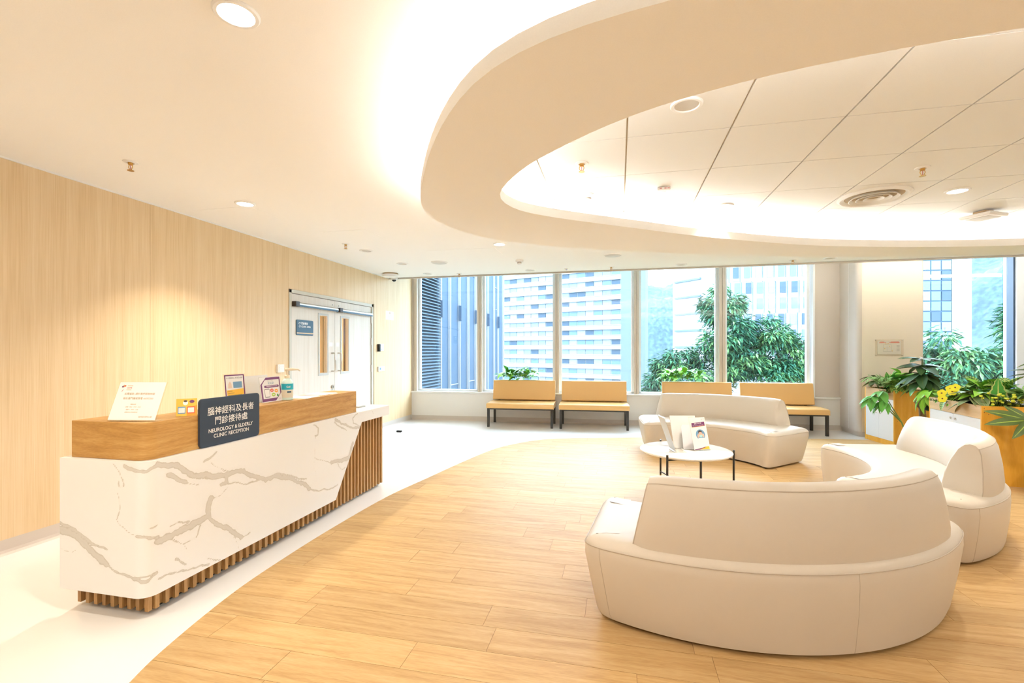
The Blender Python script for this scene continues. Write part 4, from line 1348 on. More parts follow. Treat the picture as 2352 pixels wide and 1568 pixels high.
# ================================================================== CEILING FITTINGS
def downlight(x, y, lit, label, r=0.082, group='ceiling downlights', size=1.0, watts=DOWN_W, spread=140):
    d = empty('downlight', (x, y, CZ), label, 'downlight', group)
    c = (x, y, CZ)
    R = r * size
    # trim ring, stepped reflector and lamp face
    MB().lathe([(R * 0.74, 0.0), (R, 0.0), (R, -0.004), (R * 0.93, -0.010), (R * 0.78, -0.010), (R * 0.74, -0.004)], 32, c, loop=True).build('trim_ring', M_white, d, smooth=40)
    if lit:
        MB().lathe([(R * 0.02, -0.004), (R * 0.77, -0.004), (R * 0.77, -0.007), (R * 0.02, -0.007)], 32, c).build('lamp_face', M_lamp, d)
        la = bpy.data.lights.new('downlight_beam', 'AREA')
        la.shape = 'DISK'
        la.size = R * 1.4
        la.energy = watts
        la.color = WARM
        la.spread = math.radians(spread)
        lo = bpy.data.objects.new('downlight_beam', la)
        COL.objects.link(lo)
        lo.parent = d
        lo.location = (0, 0, -0.013)
    else:
        MB().lathe([(R * 0.02, -0.0015), (R * 0.77, -0.0015), (R * 0.77, -0.004), (R * 0.4, -0.002), (R * 0.02, -0.002)], 32, c).build('lamp_face', mat('unlit_diffuser', (0.60, 0.56, 0.50), 0.5), d, smooth=40)
    return d


downlight(-1.413, 1.509, True, 'large lit downlight at the top left of the ceiling')
downlight(-3.166, 3.478, True, 'lit downlight above the staff side of the counter, near the wood wall', watts=12.0, spread=100)
downlight(-1.391, 5.47, True, 'lit downlight just beyond the far left edge of the oval ring')
downlight(-3.143, 5.452, False, 'unlit downlight in front of the double door, beside a sprinkler')
downlight(-3.096, 6.387, False, 'unlit downlight left of the flat ceiling speaker by the double door')
downlight(-3.083, 7.311, False, 'unlit downlight above the left end of the window')
downlight(-1.357, 7.354, False, 'unlit downlight above the second window pane')
downlight(0.914, 7.364, False, 'unlit downlight above the fourth window pane')
downlight(2.855, 7.299, False, 'unlit downlight partly hidden by the ring near the grey pillar')
downlight(0.347, 2.587, False, 'large unlit recessed downlight in the nearest ceiling tile inside the ring')
downlight(0.911, 4.462, True, 'lit downlight in the tiles at the left, near the ceiling sensors', spread=90, watts=6.0)
downlight(2.643, 4.448, True, 'lit downlight in the tiles right of the round air diffuser')
# the same fittings go on behind the camera and to its right, plus added fill
downlight(-1.41, -0.6, True, 'lit downlight behind the viewer, towards the middle of the room', watts=13.0, spread=165)
downlight(-3.16, 0.4, True, 'lit downlight behind the viewer, close to the wood wall', watts=11.0, spread=165)
downlight(1.3, -1.3, True, 'unseen fill downlight added behind the viewer, on the line of the foreground sofa', watts=24.0, spread=165)  # added fill lamp, brightens the sofa back
downlight(3.4, -0.6, True, 'unseen fill downlight added behind the viewer, farthest to the right', watts=20.0, spread=165)  # also added, to light faces turned towards the camera
downlight(4.39, 3.2, True, 'lit downlight in the tiles beyond the right edge of the picture')


def disc(x, y, r, label, name='ceiling_speaker', cat='speaker', h=0.012):
    d = empty(name, (x, y, CZ), label, cat)
    c = (x, y, CZ)
    MB().lathe([(r * 0.05, 0.0), (r, 0.0), (r, -h * 0.5), (r * 0.96, -h), (r * 0.9, -h)], 32, c).build('rim', M_white, d, smooth=40)
    MB().lathe([(r * 0.02, -h), (r * 0.9, -h), (r * 0.88, -h - 0.002), (r * 0.02, -h - 0.003)], 32, c).build('grille', mat('grille_grey', (0.66, 0.65, 0.62), 0.7), d, smooth=40)
    return d


disc(-2.528, 6.41, 0.12, 'flat round ceiling speaker between the double door and the window')
disc(-0.068, 6.427, 0.12, 'flat round ceiling speaker just below the ring edge, above the second bench')
o = empty('ceiling_unit', (-3.689, 7.174, CZ), 'thick white round unit on the ceiling beside the dome camera', 'ceiling unit')
MB().lathe([(0.09, 0.0), (0.125, 0.0), (0.125, -0.02), (0.115, -0.02)], 32, (-3.689, 7.174, CZ)).build('shaded_mount', M_tan, o, smooth=40)  # tan colour stands in for the shadow above the disc
MB().lathe([(0.02, -0.02), (0.14, -0.02), (0.14, -0.04), (0.125, -0.055), (0.02, -0.055)], 32, (-3.689, 7.174, CZ)).build('cover', M_plastic, o, smooth=40)
o = empty('dome_camera', (-3.80, 7.52, CZ), 'white dome security camera in the corner above the door wall', 'camera')
MB().lathe([(0.02, 0.0), (0.06, 0.0), (0.06, -0.03), (0.045, -0.05), (0.02, -0.05)], 24, (-3.80, 7.52, CZ)).build('housing', M_plastic, o, smooth=40)
MB().lathe([(0.034, -0.045), (0.036, -0.055), (0.028, -0.072), (0.012, -0.08), (0.002, -0.081)], 20, (-3.80, 7.52, CZ)).build('dome', M_black, o, smooth=60)


def sprinkler(x, y, label):
    d = empty('sprinkler', (x, y, CZ), label, 'sprinkler', 'ceiling sprinklers')
    c = (x, y, CZ)
    MB().lathe([(0.018, 0.0), (0.045, 0.0), (0.043, -0.004), (0.022, -0.008)], 24, c, loop=True).build('escutcheon', M_white, d, smooth=40)
    MB().lathe([(0.004, 0.0), (0.015, -0.002), (0.015, -0.018), (0.010, -0.022), (0.002, -0.022)], 14, c).build('body', M_brass, d, smooth=40)
    f = MB()
    for s in (-1, 1):
        f.tube([(x + s * 0.012, y, CZ - 0.018), (x + s * 0.016, y, CZ - 0.034), (x + s * 0.008, y, CZ - 0.052), (x, y, CZ - 0.058)], 0.0025, 6)
    f.build('frame_arm', M_brass, d, smooth=50)
    MB().tube([(x, y, CZ - 0.02), (x, y, CZ - 0.055)], 0.003, 8).build('bulb', M_rose, d)
    MB().lathe([(0.001, -0.057), (0.020, -0.057), (0.020, -0.060), (0.001, -0.060)], 16, c).build('deflector', M_brass, d)
    return d


for x, y, lb in ((-3.229, 2.543, 'brass sprinkler head over the near end of the wood wall'), (-3.19, 5.064, 'brass sprinkler head in front of the double door'),
                 (-2.575, 7.425, 'sprinkler head at the ceiling edge above the first bench'), (-0.104, 7.358, 'sprinkler head at the ceiling edge above the second bench'),
                 (2.407, 7.357, 'sprinkler head at the ceiling edge above the rightmost bench'), (-0.244, 3.241, 'sprinkler head in the tiles at the left tip of the ring'),
                 (2.078, 3.844, 'sprinkler head in the tiles in front of the round air diffuser')):
    sprinkler(x, y, lb)


def smoke(x, y, label):
    d = empty('smoke_detector', (x, y, CZ), label, 'smoke detector', 'smoke detectors')
    c = (x, y, CZ)
    MB().lathe([(0.01, 0.0), (0.055, 0.0), (0.055, -0.02), (0.048, -0.03), (0.01, -0.03)], 28, c).build('base', M_plastic, d, smooth=40)
    MB().lathe([(0.01, -0.028), (0.030, -0.032), (0.030, -0.042), (0.01, -0.042)], 24, c).build('vent_band', mat('vent_brown', (0.45, 0.36, 0.28), 0.6), d, smooth=40)
    MB().lathe([(0.01, -0.042), (0.034, -0.042), (0.030, -0.055), (0.02, -0.062), (0.002, -0.063)], 24, c).build('cap', M_plastic, d, smooth=40)


smoke(-0.244, 3.904, 'white smoke detector in the tiles near the left tip of the ring')
smoke(-1.363, 6.506, 'white smoke detector on the flat ceiling above the first bench')
o = empty('ceiling_sensor', (0.346, 3.888, CZ), 'white square ceiling sensor box with small slots', 'sensor')
MB().box(0.346 - 0.05, 0.346 + 0.05, 3.888 - 0.05, 3.888 + 0.05, CZ - 0.028, CZ).build('box', M_plastic, o, bevel=0.006)
for dx in (-0.03, 0.005, 0.028):
    MB().box(0.346 + dx, 0.346 + dx + 0.016, 3.888 - 0.0505, 3.888 - 0.0495, CZ - 0.018, CZ - 0.008).build('slot', M_rose, o)
MB().box(0.346 - 0.02, 0.346 + 0.02, 3.888 - 0.02, 3.888 + 0.01, CZ - 0.0295, CZ - 0.0278).build('lens', mat('lens_grey', (0.5, 0.5, 0.5), 0.4), o)
o = empty('motion_sensor', (-0.79, 7.36, CZ), 'tiny white sensor dot at the ceiling edge between two windows', 'sensor')
MB().lathe([(0.004, 0.0), (0.03, 0.0), (0.03, -0.008), (0.018, -0.014), (0.002, -0.014)], 20, (-0.79, 7.36, CZ)).build('cap', M_plastic, o, smooth=40)
MB().lathe([(0.004, -0.014), (0.014, -0.014), (0.010, -0.02), (0.002, -0.021)], 16, (-0.79, 7.36, CZ)).build('lens', mat('violet_lens', (0.35, 0.35, 0.75), 0.3), o, smooth=40)
# round air diffuser of nested cones
o = empty('air_diffuser', (2.064, 4.459, CZ), 'round ceiling air diffuser with nested rings', 'air diffuser')
c = (2.064, 4.459, CZ)
MB().lathe([(0.20, 0.0), (0.255, 0.0), (0.255, -0.006), (0.235, -0.020), (0.215, -0.016)], 48, c, loop=True).build('outer_ring', M_tile, o, smooth=40)
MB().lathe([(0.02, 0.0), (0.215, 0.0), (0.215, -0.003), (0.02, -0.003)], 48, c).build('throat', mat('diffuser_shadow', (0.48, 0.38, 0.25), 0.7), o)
for rr in (0.165, 0.115, 0.065):
    MB().lathe([(rr - 0.010, -0.006), (rr + 0.002, -0.018), (rr + 0.009, -0.026), (rr + 0.005, -0.028), (rr - 0.004, -0.020), (rr - 0.013, -0.008)], 40, c, loop=True).build('cone_ring', M_tile, o, smooth=40)
# wireless access point on a bracket
o = empty('access_point', (3.28, 5.184, CZ), 'white square wireless access point hanging under the tiles on the right', 'access point')
Mz = Matrix.Translation((3.28, 5.184, CZ)) @ Matrix.Rotation(0.5, 4, 'Z')
MB().box(-0.05, 0.05, -0.05, 0.05, -0.03, 0.0, Mz).build('bracket', M_tan, o)
MB().box(-0.125, 0.125, -0.125, 0.125, -0.062, -0.03, Mz).build('housing', M_plastic, o, bevel=0.015)
MB().box(-0.085, 0.085, -0.085, 0.085, -0.0645, -0.062, Mz).build('face_plate', mat('grille_grey', (0.66, 0.65, 0.62), 0.7), o)
# plaster access hatches, flush in the ceiling
for k, (x0, x1, y0, y1, lb) in enumerate(((-3.75, -3.2, 3.55, 3.95, 'faint flush access hatch in the ceiling beside the lit downlight by the wood wall'), (-3.2, -2.6, 4.5, 4.98, 'faint flush access hatch in the ceiling before the sprinkler at the door'), (-2.4, -1.5, 5.65, 6.1, 'faint flush access hatch in the ceiling near the far left downlight'))):
    tag(MB().box(x0, x1, y0, y1, CZ - 0.0015, CZ).build('access_hatch', M_ceil), lb, 'hatch')

# ================================================================== PLANTS
def leaf_mat(name, base, vein=None, edge=None, stripes=None, rough=0.48):
    m = bpy.data.materials.new(name)
    n, l, p = nodes_of(m)
    uv = n.new('ShaderNodeUVMap')
    sp = n.new('ShaderNodeSeparateXYZ')
    l.new(uv.outputs[0], sp.inputs[0])
    ab = n.new('ShaderNodeMath')
    ab.operation = 'SUBTRACT'
    ab.inputs[1].default_value = 0.5
    l.new(sp.outputs[0], ab.inputs[0])
    aa = n.new('ShaderNodeMath')
    aa.operation = 'ABSOLUTE'
    l.new(ab.outputs[0], aa.inputs[0])
    tc = n.new('ShaderNodeTexCoord')
    nz = n.new('ShaderNodeTexNoise')
    nz.inputs['Scale'].default_value = 14
    l.new(tc.outputs['Object'], nz.inputs['Vector'])
    b1 = n.new('ShaderNodeMix')
    b1.data_type = 'RGBA'
    b1.inputs[6].default_value = (*[c * 0.72 for c in base], 1)
    b1.inputs[7].default_value = (*[min(1, c * 1.3) for c in base], 1)
    l.new(nz.outputs['Fac'], b1.inputs[0])
    out = b1.outputs[2]

    def over(out, fac, col):
        mx = n.new('ShaderNodeMix')
        mx.data_type = 'RGBA'
        mx.inputs[7].default_value = (*col, 1)
        l.new(out, mx.inputs[6])
        l.new(fac, mx.inputs[0])
        return mx.outputs[2]
    if stripes:
        # chevron side veins: sin(t*k - |u|*q)
        q = n.new('ShaderNodeMath')
        q.operation = 'MULTIPLY_ADD'
        q.inputs[1].default_value = -14.0
        mm = n.new('ShaderNodeMath')
        mm.operation = 'MULTIPLY'
        mm.inputs[1].default_value = 40.0
        l.new(sp.outputs[1], mm.inputs[0])
        l.new(aa.outputs[0], q.inputs[0])
        l.new(mm.outputs[0], q.inputs[2])
        sn = n.new('ShaderNodeMath')
        sn.operation = 'SINE'
        l.new(q.outputs[0], sn.inputs[0])
        gt = n.new('ShaderNodeMath')
        gt.operation = 'GREATER_THAN'
        gt.inputs[1].default_value = 0.35
        l.new(sn.outputs[0], gt.inputs[0])
        out = over(out, gt.outputs[0], stripes)
    if vein:
        lt = n.new('ShaderNodeMath')
        lt.operation = 'LESS_THAN'
        lt.inputs[1].default_value = 0.045
        l.new(aa.outputs[0], lt.inputs[0])
        out = over(out, lt.outputs[0], vein)
    if edge:
        gt = n.new('ShaderNodeMath')
        gt.operation = 'GREATER_THAN'
        gt.inputs[1].default_value = 0.40
        l.new(aa.outputs[0], gt.inputs[0])
        out = over(out, gt.outputs[0], edge)
    l.new(out, p.inputs['Base Color'])
    p.inputs['Roughness'].default_value = rough
    MATS[name] = m
    return m


L_dark = leaf_mat('leaf_dark', (0.0525, 0.1275, 0.042), (0.08, 0.15, 0.04))
L_mid = leaf_mat('leaf_mid', (0.112, 0.4, 0.056), (0.16, 0.36, 0.06))
L_bright = leaf_mat('leaf_bright', (0.27, 0.621, 0.054), (0.34, 0.55, 0.08))
L_pale = leaf_mat('leaf_pale', (0.351, 0.585, 0.208), (0.4, 0.55, 0.25))
L_strip = leaf_mat('leaf_striped', (0.06, 0.24, 0.045), (0.5, 0.6, 0.16), None, (0.48, 0.58, 0.14))
L_edge = leaf_mat('leaf_cream_edge', (0.084, 0.392, 0.07), (0.62, 0.68, 0.22), (0.62, 0.68, 0.25), None)
L_grey = leaf_mat('leaf_greygreen', (0.195, 0.27, 0.12), (0.3, 0.32, 0.14), (0.34, 0.36, 0.18))
L_olive = leaf_mat('leaf_olive', (0.078, 0.132, 0.024), (0.36, 0.46, 0.06))
M_petal = mat('petal_yellow', (0.88, 0.80, 0.03), 0.5)
M_pompom = mat('pompom_yellowgreen', (0.66, 0.72, 0.06), 0.7)


def leaf_me(name, L, W, m, shape='ovate', bend=0.25, fold=0.25, n=7):
    vs, fs, uvs = [], [], []
    for i in range(n + 1):
        t = i / n
        if shape == 'ovate':
            w = math.sin(PI * min(1, t ** 0.75)) ** 0.75
        elif shape == 'lance':
            w = (math.sin(PI * t ** 0.9)) ** 0.9
        elif shape == 'obovate':
            w = math.sin(PI * t ** 1.5) ** 0.7
        else:   # heart / arrow: widest low
            w = max(0, (1 - t) ** 0.8 * (1.0 if t > 0.12 else 0.75 + 2 * t)) * (1 + 0.10 * math.sin(t * 26))
        w = max(w, 0.02) * W / 2
        z = -bend * L * t * t
        y = L * t * (1 - 0.15 * bend * t)
        vs += [(-w, y, z + fold * w), (0, y, z), (w, y, z + fold * w)]
        uvs += [(0.0, t), (0.5, t), (1.0, t)]
    for i in range(n):
        a = i * 3
        fs += [(a, a + 1, a + 4, a + 3), (a + 1, a + 2, a + 5, a + 4)]
    me = bpy.data.meshes.new(name)
    me.from_pydata(vs, [], fs)
    uvl = me.uv_layers.new(name='UVMap')
    for lp in me.loops:
        uvl.data[lp.index].uv = uvs[lp.vertex_index]
    me.shade_smooth()
    me.materials.append(m)
    return me


LM = {
    'dark': leaf_me('leaf', 0.27, 0.105, L_dark, 'ovate', 0.15, 0.2),
    'mid': leaf_me('leaf', 0.20, 0.075, L_mid, 'lance', 0.35, 0.3),
    'bright': leaf_me('leaf', 0.19, 0.075, L_bright, 'lance', 0.5, 0.3),
    'pale': leaf_me('leaf', 0.13, 0.06, L_pale, 'ovate', 0.3, 0.3),
    'strip': leaf_me('leaf', 0.15, 0.075, L_strip, 'ovate', 0.3, 0.3),
    'grey': leaf_me('leaf', 0.21, 0.11, L_grey, 'ovate', 0.35, 0.2),
    'arrow': leaf_me('leaf', 0.20, 0.15, L_edge, 'arrow', 0.05, 0.15, 14),
    'olive': leaf_me('leaf', 0.34, 0.095, L_olive, 'lance', 0.12, 0.2),
    'small': leaf_me('leaf', 0.08, 0.035, L_mid, 'lance', 0.4, 0.3, 4),
    'smallb': leaf_me('leaf', 0.085, 0.035, L_bright, 'lance', 0.5, 0.3, 4),
    'frond': leaf_me('leaflet', 0.055, 0.016, L_pale, 'lance', 0.3, 0.2, 3),
}


def leaf(parent, kind, p, az, el, roll=0.0, s=1.0, name='leaf'):
    o = bpy.data.objects.new(name, LM[kind])
    COL.objects.link(o)
    o.parent = parent
    o.matrix_basis = Matrix.Translation(Vector(p) - wloc(parent)) @ Matrix.Rotation(az - PI / 2, 4, 'Z') @ Matrix.Rotation(el, 4, 'X') @ Matrix.Rotation(roll, 4, 'Y') @ Matrix.Scale(s, 4)
    return o


def rosette(r, kind, c, n, el0, el1, s0=0.8, s1=1.15, az0=0.0, spread=2 * PI, rad=0.02):
    for k in range(n):
        az = az0 + spread * (k + random.uniform(-0.3, 0.3)) / n
        el = random.uniform(el0, el1)
        leaf(r, kind, (c[0] + rad * math.cos(az), c[1] + rad * math.sin(az), c[2] + random.uniform(-0.02, 0.02)), az, el, random.uniform(-0.35, 0.35), random.uniform(s0, s1))


def stems(r, base, tops, rr=0.005, m=None):
    for t in tops:
        mid = (Vector(base) + Vector(t)) / 2 + Vector((0, 0, 0.02))
        MB().tube([base, mid, t], rr, 6).build('stem', m or M_stem, r, smooth=60)


# indoor tree between the two cabinets
tx, ty = 3.83, 7.10
tr = empty('potted_tree', (tx, ty, 0.003), 'small indoor tree with dark whorled leaves and forked brown trunk between the cabinets', 'plant')
MB().lathe([(0.10, 0.0), (0.14, 0.01), (0.16, 0.25), (0.15, 0.26), (0.10, 0.25)], 28, (tx, ty, 0.003)).build('pot', mat('pot_grey', (0.45, 0.42, 0.38), 0.6), tr, smooth=40)
MB().tube([(tx, ty, 0.24), (tx + 0.01, ty, 0.5), (tx, ty, 0.66), (tx + 0.01, ty, 0.84)], [0.042, 0.038, 0.034, 0.018], 12).build('trunk', M_trunk, tr, smooth=60)
MB().tube([(tx, ty, 0.60), (tx - 0.05, ty - 0.01, 0.65), (tx - 0.075, ty - 0.01, 0.70)], [0.026, 0.022, 0.018], 10).build('branch_stub', M_trunk, tr, smooth=60)
MB().tube([(tx, ty, 0.60), (tx + 0.055, ty - 0.01, 0.645), (tx + 0.10, ty - 0.02, 0.70)], [0.026, 0.022, 0.016], 10).build('branch_stub', M_trunk, tr, smooth=60)
MB().tube([(tx + 0.01, ty, 0.84), (tx, ty, 1.05), (tx + 0.005, ty, 1.24)], [0.010, 0.008, 0.006], 8).build('leader', M_stem, tr, smooth=60)
for z, nn2, s0, s1, e0, e1 in ((1.235, 8, 0.75, 0.95, -0.25, 0.2), (1.15, 10, 0.95, 1.2, -0.35, 0.05), (1.05, 10, 1.0, 1.2, -0.5, -0.1), (0.96, 9, 0.9, 1.15, -0.55, -0.2)):
    rosette(tr, 'dark', (tx, ty, z), nn2, e0, e1, s0, s1, az0=z * 7)
for az, el in ((-1.9, -1.2), (-1.5, -1.35), (-2.2, -0.9)):
    leaf(tr, 'dark', (tx - 0.01, ty - 0.03, 1.17), az, el, 0.0, 0.62)
for az, z in ((3.6, 0.93), (0.3, 0.92), (4.6, 0.90), (5.4, 0.95), (2.7, 0.9)):
    leaf(tr, 'mid', (tx, ty, z), az, -0.3, 0.2, 1.4)

# bright arching plant rooted at the tree's foot
bp_ = empty('arching_plant', (3.80, 6.86, 0.70), 'bright yellow-green lance-leaved plant arching beside the tree trunk', 'plant')
MB().lathe([(0.05, -0.10), (0.07, -0.09), (0.08, 0.0), (0.06, 0.0)], 18, (3.80, 6.84, 0.70)).build('root_ball', M_soil, bp_, smooth=40)
rosette(bp_, 'bright', (3.78, 6.84, 0.84), 10, -0.35, 0.25, 0.9, 1.3, az0=2.2, spread=4.4)
rosette(bp_, 'bright', (3.72, 6.80, 0.78), 7, -1.0, -0.3, 0.8, 1.2, az0=2.4, spread=3.6)
stems(bp_, (3.80, 6.85, 0.68), [(3.78, 6.84, 0.84), (3.72, 6.80, 0.78)])

# drooping palm stem in front of the left cabinet
dp = empty('drooping_palm', (3.62, 6.95, 0.003), 'leaning long-stemmed palm with leaves drooping over the left white doors', 'plant')
MB().lathe([(0.08, 0.0), (0.10, 0.01), (0.11, 0.16), (0.08, 0.16)], 20, (3.62, 6.95, 0.003)).build('pot', MATS['pot_grey'], dp, smooth=40)
tips = [(3.48, 7.30, 0.80), (3.46, 7.22, 0.68), (3.40, 7.34, 0.73)]
for t in tips:
    MB().tube([(3.62, 6.95, 0.15), (3.58, 7.05, 0.42), t], [0.010, 0.008, 0.004], 8).build('stem', M_stem, dp, smooth=60)
for (a, b, c), n2 in zip(tips, (7, 6, 6)):
    for k in range(n2):
        az = 2.1 + k * 2.9 / n2 + random.uniform(-0.2, 0.2)
        leaf(dp, 'mid', (a, b, c), az, random.uniform(-0.75, 0.15), random.uniform(-0.3, 0.3), random.uniform(0.9, 1.3))

# plants in the left planter
B1 = 0.745


def planter_plant(name, label, base, parts, stem_to=None, cat='plant'):
    r = empty(name, base, label, cat)
    for a in parts:
        rosette(r, *a[:5], **(a[5] if len(a) > 5 else {}))
        c2 = (a[1][0] + random.uniform(-0.05, 0.05), a[1][1] + random.uniform(-0.07, 0.07), a[1][2] + 0.045)
        rosette(r, a[0], c2, max(5, int(a[2] * 0.8)), a[3] + 0.15, a[4] + 0.2, **(a[5] if len(a) > 5 else {}))
        MB().tube([base, c2], 0.004, 6).build('stem', M_stem, r, smooth=60)
        MB().tube([base, ((base[0] + a[1][0]) / 2, (base[1] + a[1][1]) / 2, (base[2] + a[1][2]) / 2 + 0.01), a[1]], 0.005, 6).build('stem', M_stem, r, smooth=60)
    return r


planter_plant('broadleaf_plant', 'glossy broad-leaved plant at the pillar end of the left planter', (3.82, 8.10, B1), [('grey', (3.80, 8.10, 0.90), 7, -0.3, 0.5, {'s0': 0.7, 's1': 0.95})])
fr_ = empty('feathery_fern', (3.83, 7.95, B1), 'pale feathery fern spilling over the left planter', 'plant')
for k in range(11):
    az = 1.6 + k * 0.42
    Lf = random.uniform(0.22, 0.32)
    p0 = Vector((3.85, 7.92, B1))
    pts_ = [p0 + Vector((math.cos(az) * Lf * t, math.sin(az) * Lf * t, 0.20 * math.sin(t * 2.4) + 0.02)) for t in (0, 0.25, 0.5, 0.75, 1)]
    MB().tube(pts_, 0.003, 5).build('stem', M_stem, fr_, smooth=60)
    for j in range(12):
        t = 0.2 + 0.8 * j / 11
        q = p0 + Vector((math.cos(az) * Lf * t, math.sin(az) * Lf * t, 0.20 * math.sin(t * 2.4) + 0.02))
        for s in (-1, 1):
            leaf(fr_, 'frond', tuple(q), az + s * 1.0, -0.1, 0, 1.6 * (1.2 - 0.5 * t), 'leaflet')
planter_plant('sword_plant', 'upright yellow-edged sword-leaved plant behind the pale fern', (3.90, 8.02, B1), [('arrow', (3.90, 8.02, 0.80), 6, 0.8, 1.3, {'s0': 0.9, 's1': 1.25})])
planter_plant('leafy_green', 'mid-green leafy plant in the middle of the left planter', (3.95, 7.80, B1), [('mid', (3.93, 7.80, 0.90), 12, -0.2, 0.9, {'s0': 0.9, 's1': 1.3}), ('bright', (3.98, 7.70, 0.95), 8, 0.0, 0.9, {})])
planter_plant('striped_plant', 'yellow-striped dark leaves drooping over the corner of the left planter', (3.85, 7.66, B1), [('strip', (3.79, 7.63, 0.86), 14, -0.9, 0.5, {'s0': 0.9, 's1': 1.3})])
planter_plant('dark_foliage', 'dark green foliage at the back of the left planter beside the tree', (4.05, 7.72, B1), [('mid', (4.05, 7.68, 0.88), 12, -0.3, 0.7, {'s0': 1.0, 's1': 1.3})])

# plants in the right planter (local frame of that cabinet leans a little; beds run y 5.7 - 6.6)
planter_plant('fern_tuft', 'dark bluish fern tuft at the far end of the right planter', (3.76, 6.52, B1), [('small', (3.74, 6.50, 0.80), 22, -0.3, 0.9, {'s0': 1.0, 's1': 1.6})])
planter_plant('calathea', 'patterned broad leaves standing up at the back of the right planter', (3.95, 6.40, B1), [('strip', (3.95, 6.40, 0.90), 10, 0.0, 0.9, {'s0': 1.1, 's1': 1.5})])
planter_plant('croton', 'yellow-marked narrow leaves left of the pansies in the right planter', (3.78, 6.32, B1), [('strip', (3.76, 6.30, 0.84), 12, -0.4, 0.7, {'s0': 0.9, 's1': 1.2})])
planter_plant('patterned_plant', 'patterned cream-edged leaves behind the pansies in the right planter', (4.0, 6.08, B1), [('strip', (4.0, 6.08, 0.90), 9, 0.1, 0.9, {'s0': 1.1, 's1': 1.5}), ('bright', (3.93, 6.2, 0.9), 6, 0.2, 1.0, {})])
planter_plant('grey_leaf_plant', 'large grey-green drooping leaves at the front of the right planter', (3.74, 5.95, B1), [('grey', (3.70, 5.94, 0.84), 9, -0.6, 0.25, {'s0': 0.95, 's1': 1.35}), ('bright', (3.72, 5.95, 0.87), 6, -0.2, 0.5, {})])
al = planter_plant('arrow_leaf_plant', 'single tall arrow-shaped leaf with cream veins in the right planter', (3.86, 5.82, B1), [('grey', (3.86, 5.83, 0.80), 5, -0.2, 0.4, {'s0': 0.7, 's1': 0.9})])
leaf(al, 'arrow', (3.80, 5.80, 0.86), -2.2, 1.42, 0.0, 1.1)
planter_plant('right_fern', 'pale green ferny plant at the right edge of the planter', (3.95, 5.76, B1), [('pale', (3.95, 5.76, 0.88), 16, 0.0, 1.0, {'s0': 0.9, 's1': 1.3})])
planter_plant('rear_foliage', 'mixed green foliage along the back of the right planter', (4.03, 5.95, B1), [('mid', (4.03, 5.95, 0.86), 12, -0.1, 0.8, {}), ('pale', (4.0, 6.22, 0.86), 10, 0, 0.8, {})])


def pansy(loc, label, heads):
    r = empty('pansy', loc, label, 'flower')
    for hx, hy, hz in heads:
        MB().tube([loc, (hx, hy, hz)], 0.003, 6).build('stem', M_stem, r)
        fwd = Vector((-0.72, -0.62, 0.3)).normalized()
        uu = Vector((0.65, -0.75, 0)).normalized()
        Mf_ = PM((hx, hy, hz), uu, fwd.cross(uu) * -1 if fwd.cross(uu).z < 0 else fwd.cross(uu))
        for k in range(5):
            a = PI / 2 + 2 * PI * k / 5
            P = [(0.022 * math.cos(a) + 0.024 * math.cos(t), 0.022 * math.sin(a) + 0.024 * math.sin(t)) for t in [2 * PI * j / 14 for j in range(14)]]
            MB().prism(P, 0.001 * k, 0.001 * k + 0.0012, Mf_).build('petal', M_petal, r)
        MB().prism(ell(0, 0, 0.008, 0.008, 10), 0.006, 0.008, Mf_).build('flower_eye', mat('pansy_eye', (0.18, 0.05, 0.02), 0.6), r)
    for k in range(5):
        leaf(r, 'smallb', loc, k * 1.25, 0.3, 0, 1.2)
    leaf(r, 'strip', (loc[0] - 0.06, loc[1], loc[2] + 0.05), 3.3, -0.9, 0, 0.9)
    return r


pansy((3.74, 6.22, B1), 'upper pair of yellow pansies in the right planter', [(3.60, 6.17, 0.925), (3.60, 6.09, 0.945), (3.585, 6.11, 0.90)])
pansy((3.68, 6.28, B1), 'lower pair of yellow pansies hanging over the planter fascia', [(3.56, 6.24, 0.87), (3.555, 6.22, 0.81)])
pp_ = empty('pompom_flowers', (3.72, 5.75, B1), 'cluster of round yellow-green pompom flowers at the near corner of the planter', 'flower')
for k in range(26):
    x, y, z = 3.72 + random.uniform(-0.12, 0.24), 5.70 + random.uniform(-0.07, 0.05), 0.87 + random.uniform(-0.08, 0.09)
    MB().tube([(3.76 + (x - 3.76) * 0.3, 5.76, B1), (x, y, z)], 0.0025, 5).build('stem', M_stem, pp_)
    rr = random.uniform(0.012, 0.019)
    m = MB()
    vs_ = []
    m.lathe([(0.001, -rr * 0.8), (rr * 0.7, -rr * 0.6), (rr, 0), (rr * 0.75, rr * 0.55), (rr * 0.3, rr * 0.7), (0.001, rr * 0.6)], 10, (x, y, z))
    m.build('flower_head', M_pompom, pp_, smooth=80)
for k in range(14):
    leaf(pp_, 'smallb', (3.74 + random.uniform(-0.08, 0.12), 5.76 + random.uniform(-0.05, 0.05), 0.79), random.uniform(0, 6.28), random.uniform(-0.5, 0.6), 0, 1.0)


def moss(name, x0, x1, y0, y1, z, label, nb=1500):
    m = MB()
    for k in range(nb):
        x, y = random.uniform(x0, x1), random.uniform(y0, y1)
        a = random.uniform(0, 2 * PI)
        h = random.uniform(0.02, 0.06)
        dx, dy = 0.02 * math.cos(a), 0.02 * math.sin(a)
        m.add([(x - dy * 0.15, y + dx * 0.15, z), (x + dy * 0.15, y - dx * 0.15, z), (x + dx, y + dy, z + h)], [(0, 1, 2)])
    return tag(m.build(name, M_moss), label, 'moss', kind='stuff')


moss('moss', 3.62, 4.05, 5.70, 6.62, 0.757, 'dark green artificial moss lining the right planter')
moss('moss', 3.72, 4.15, 7.62, 8.20, 0.757, 'dark green artificial moss lining the left planter')

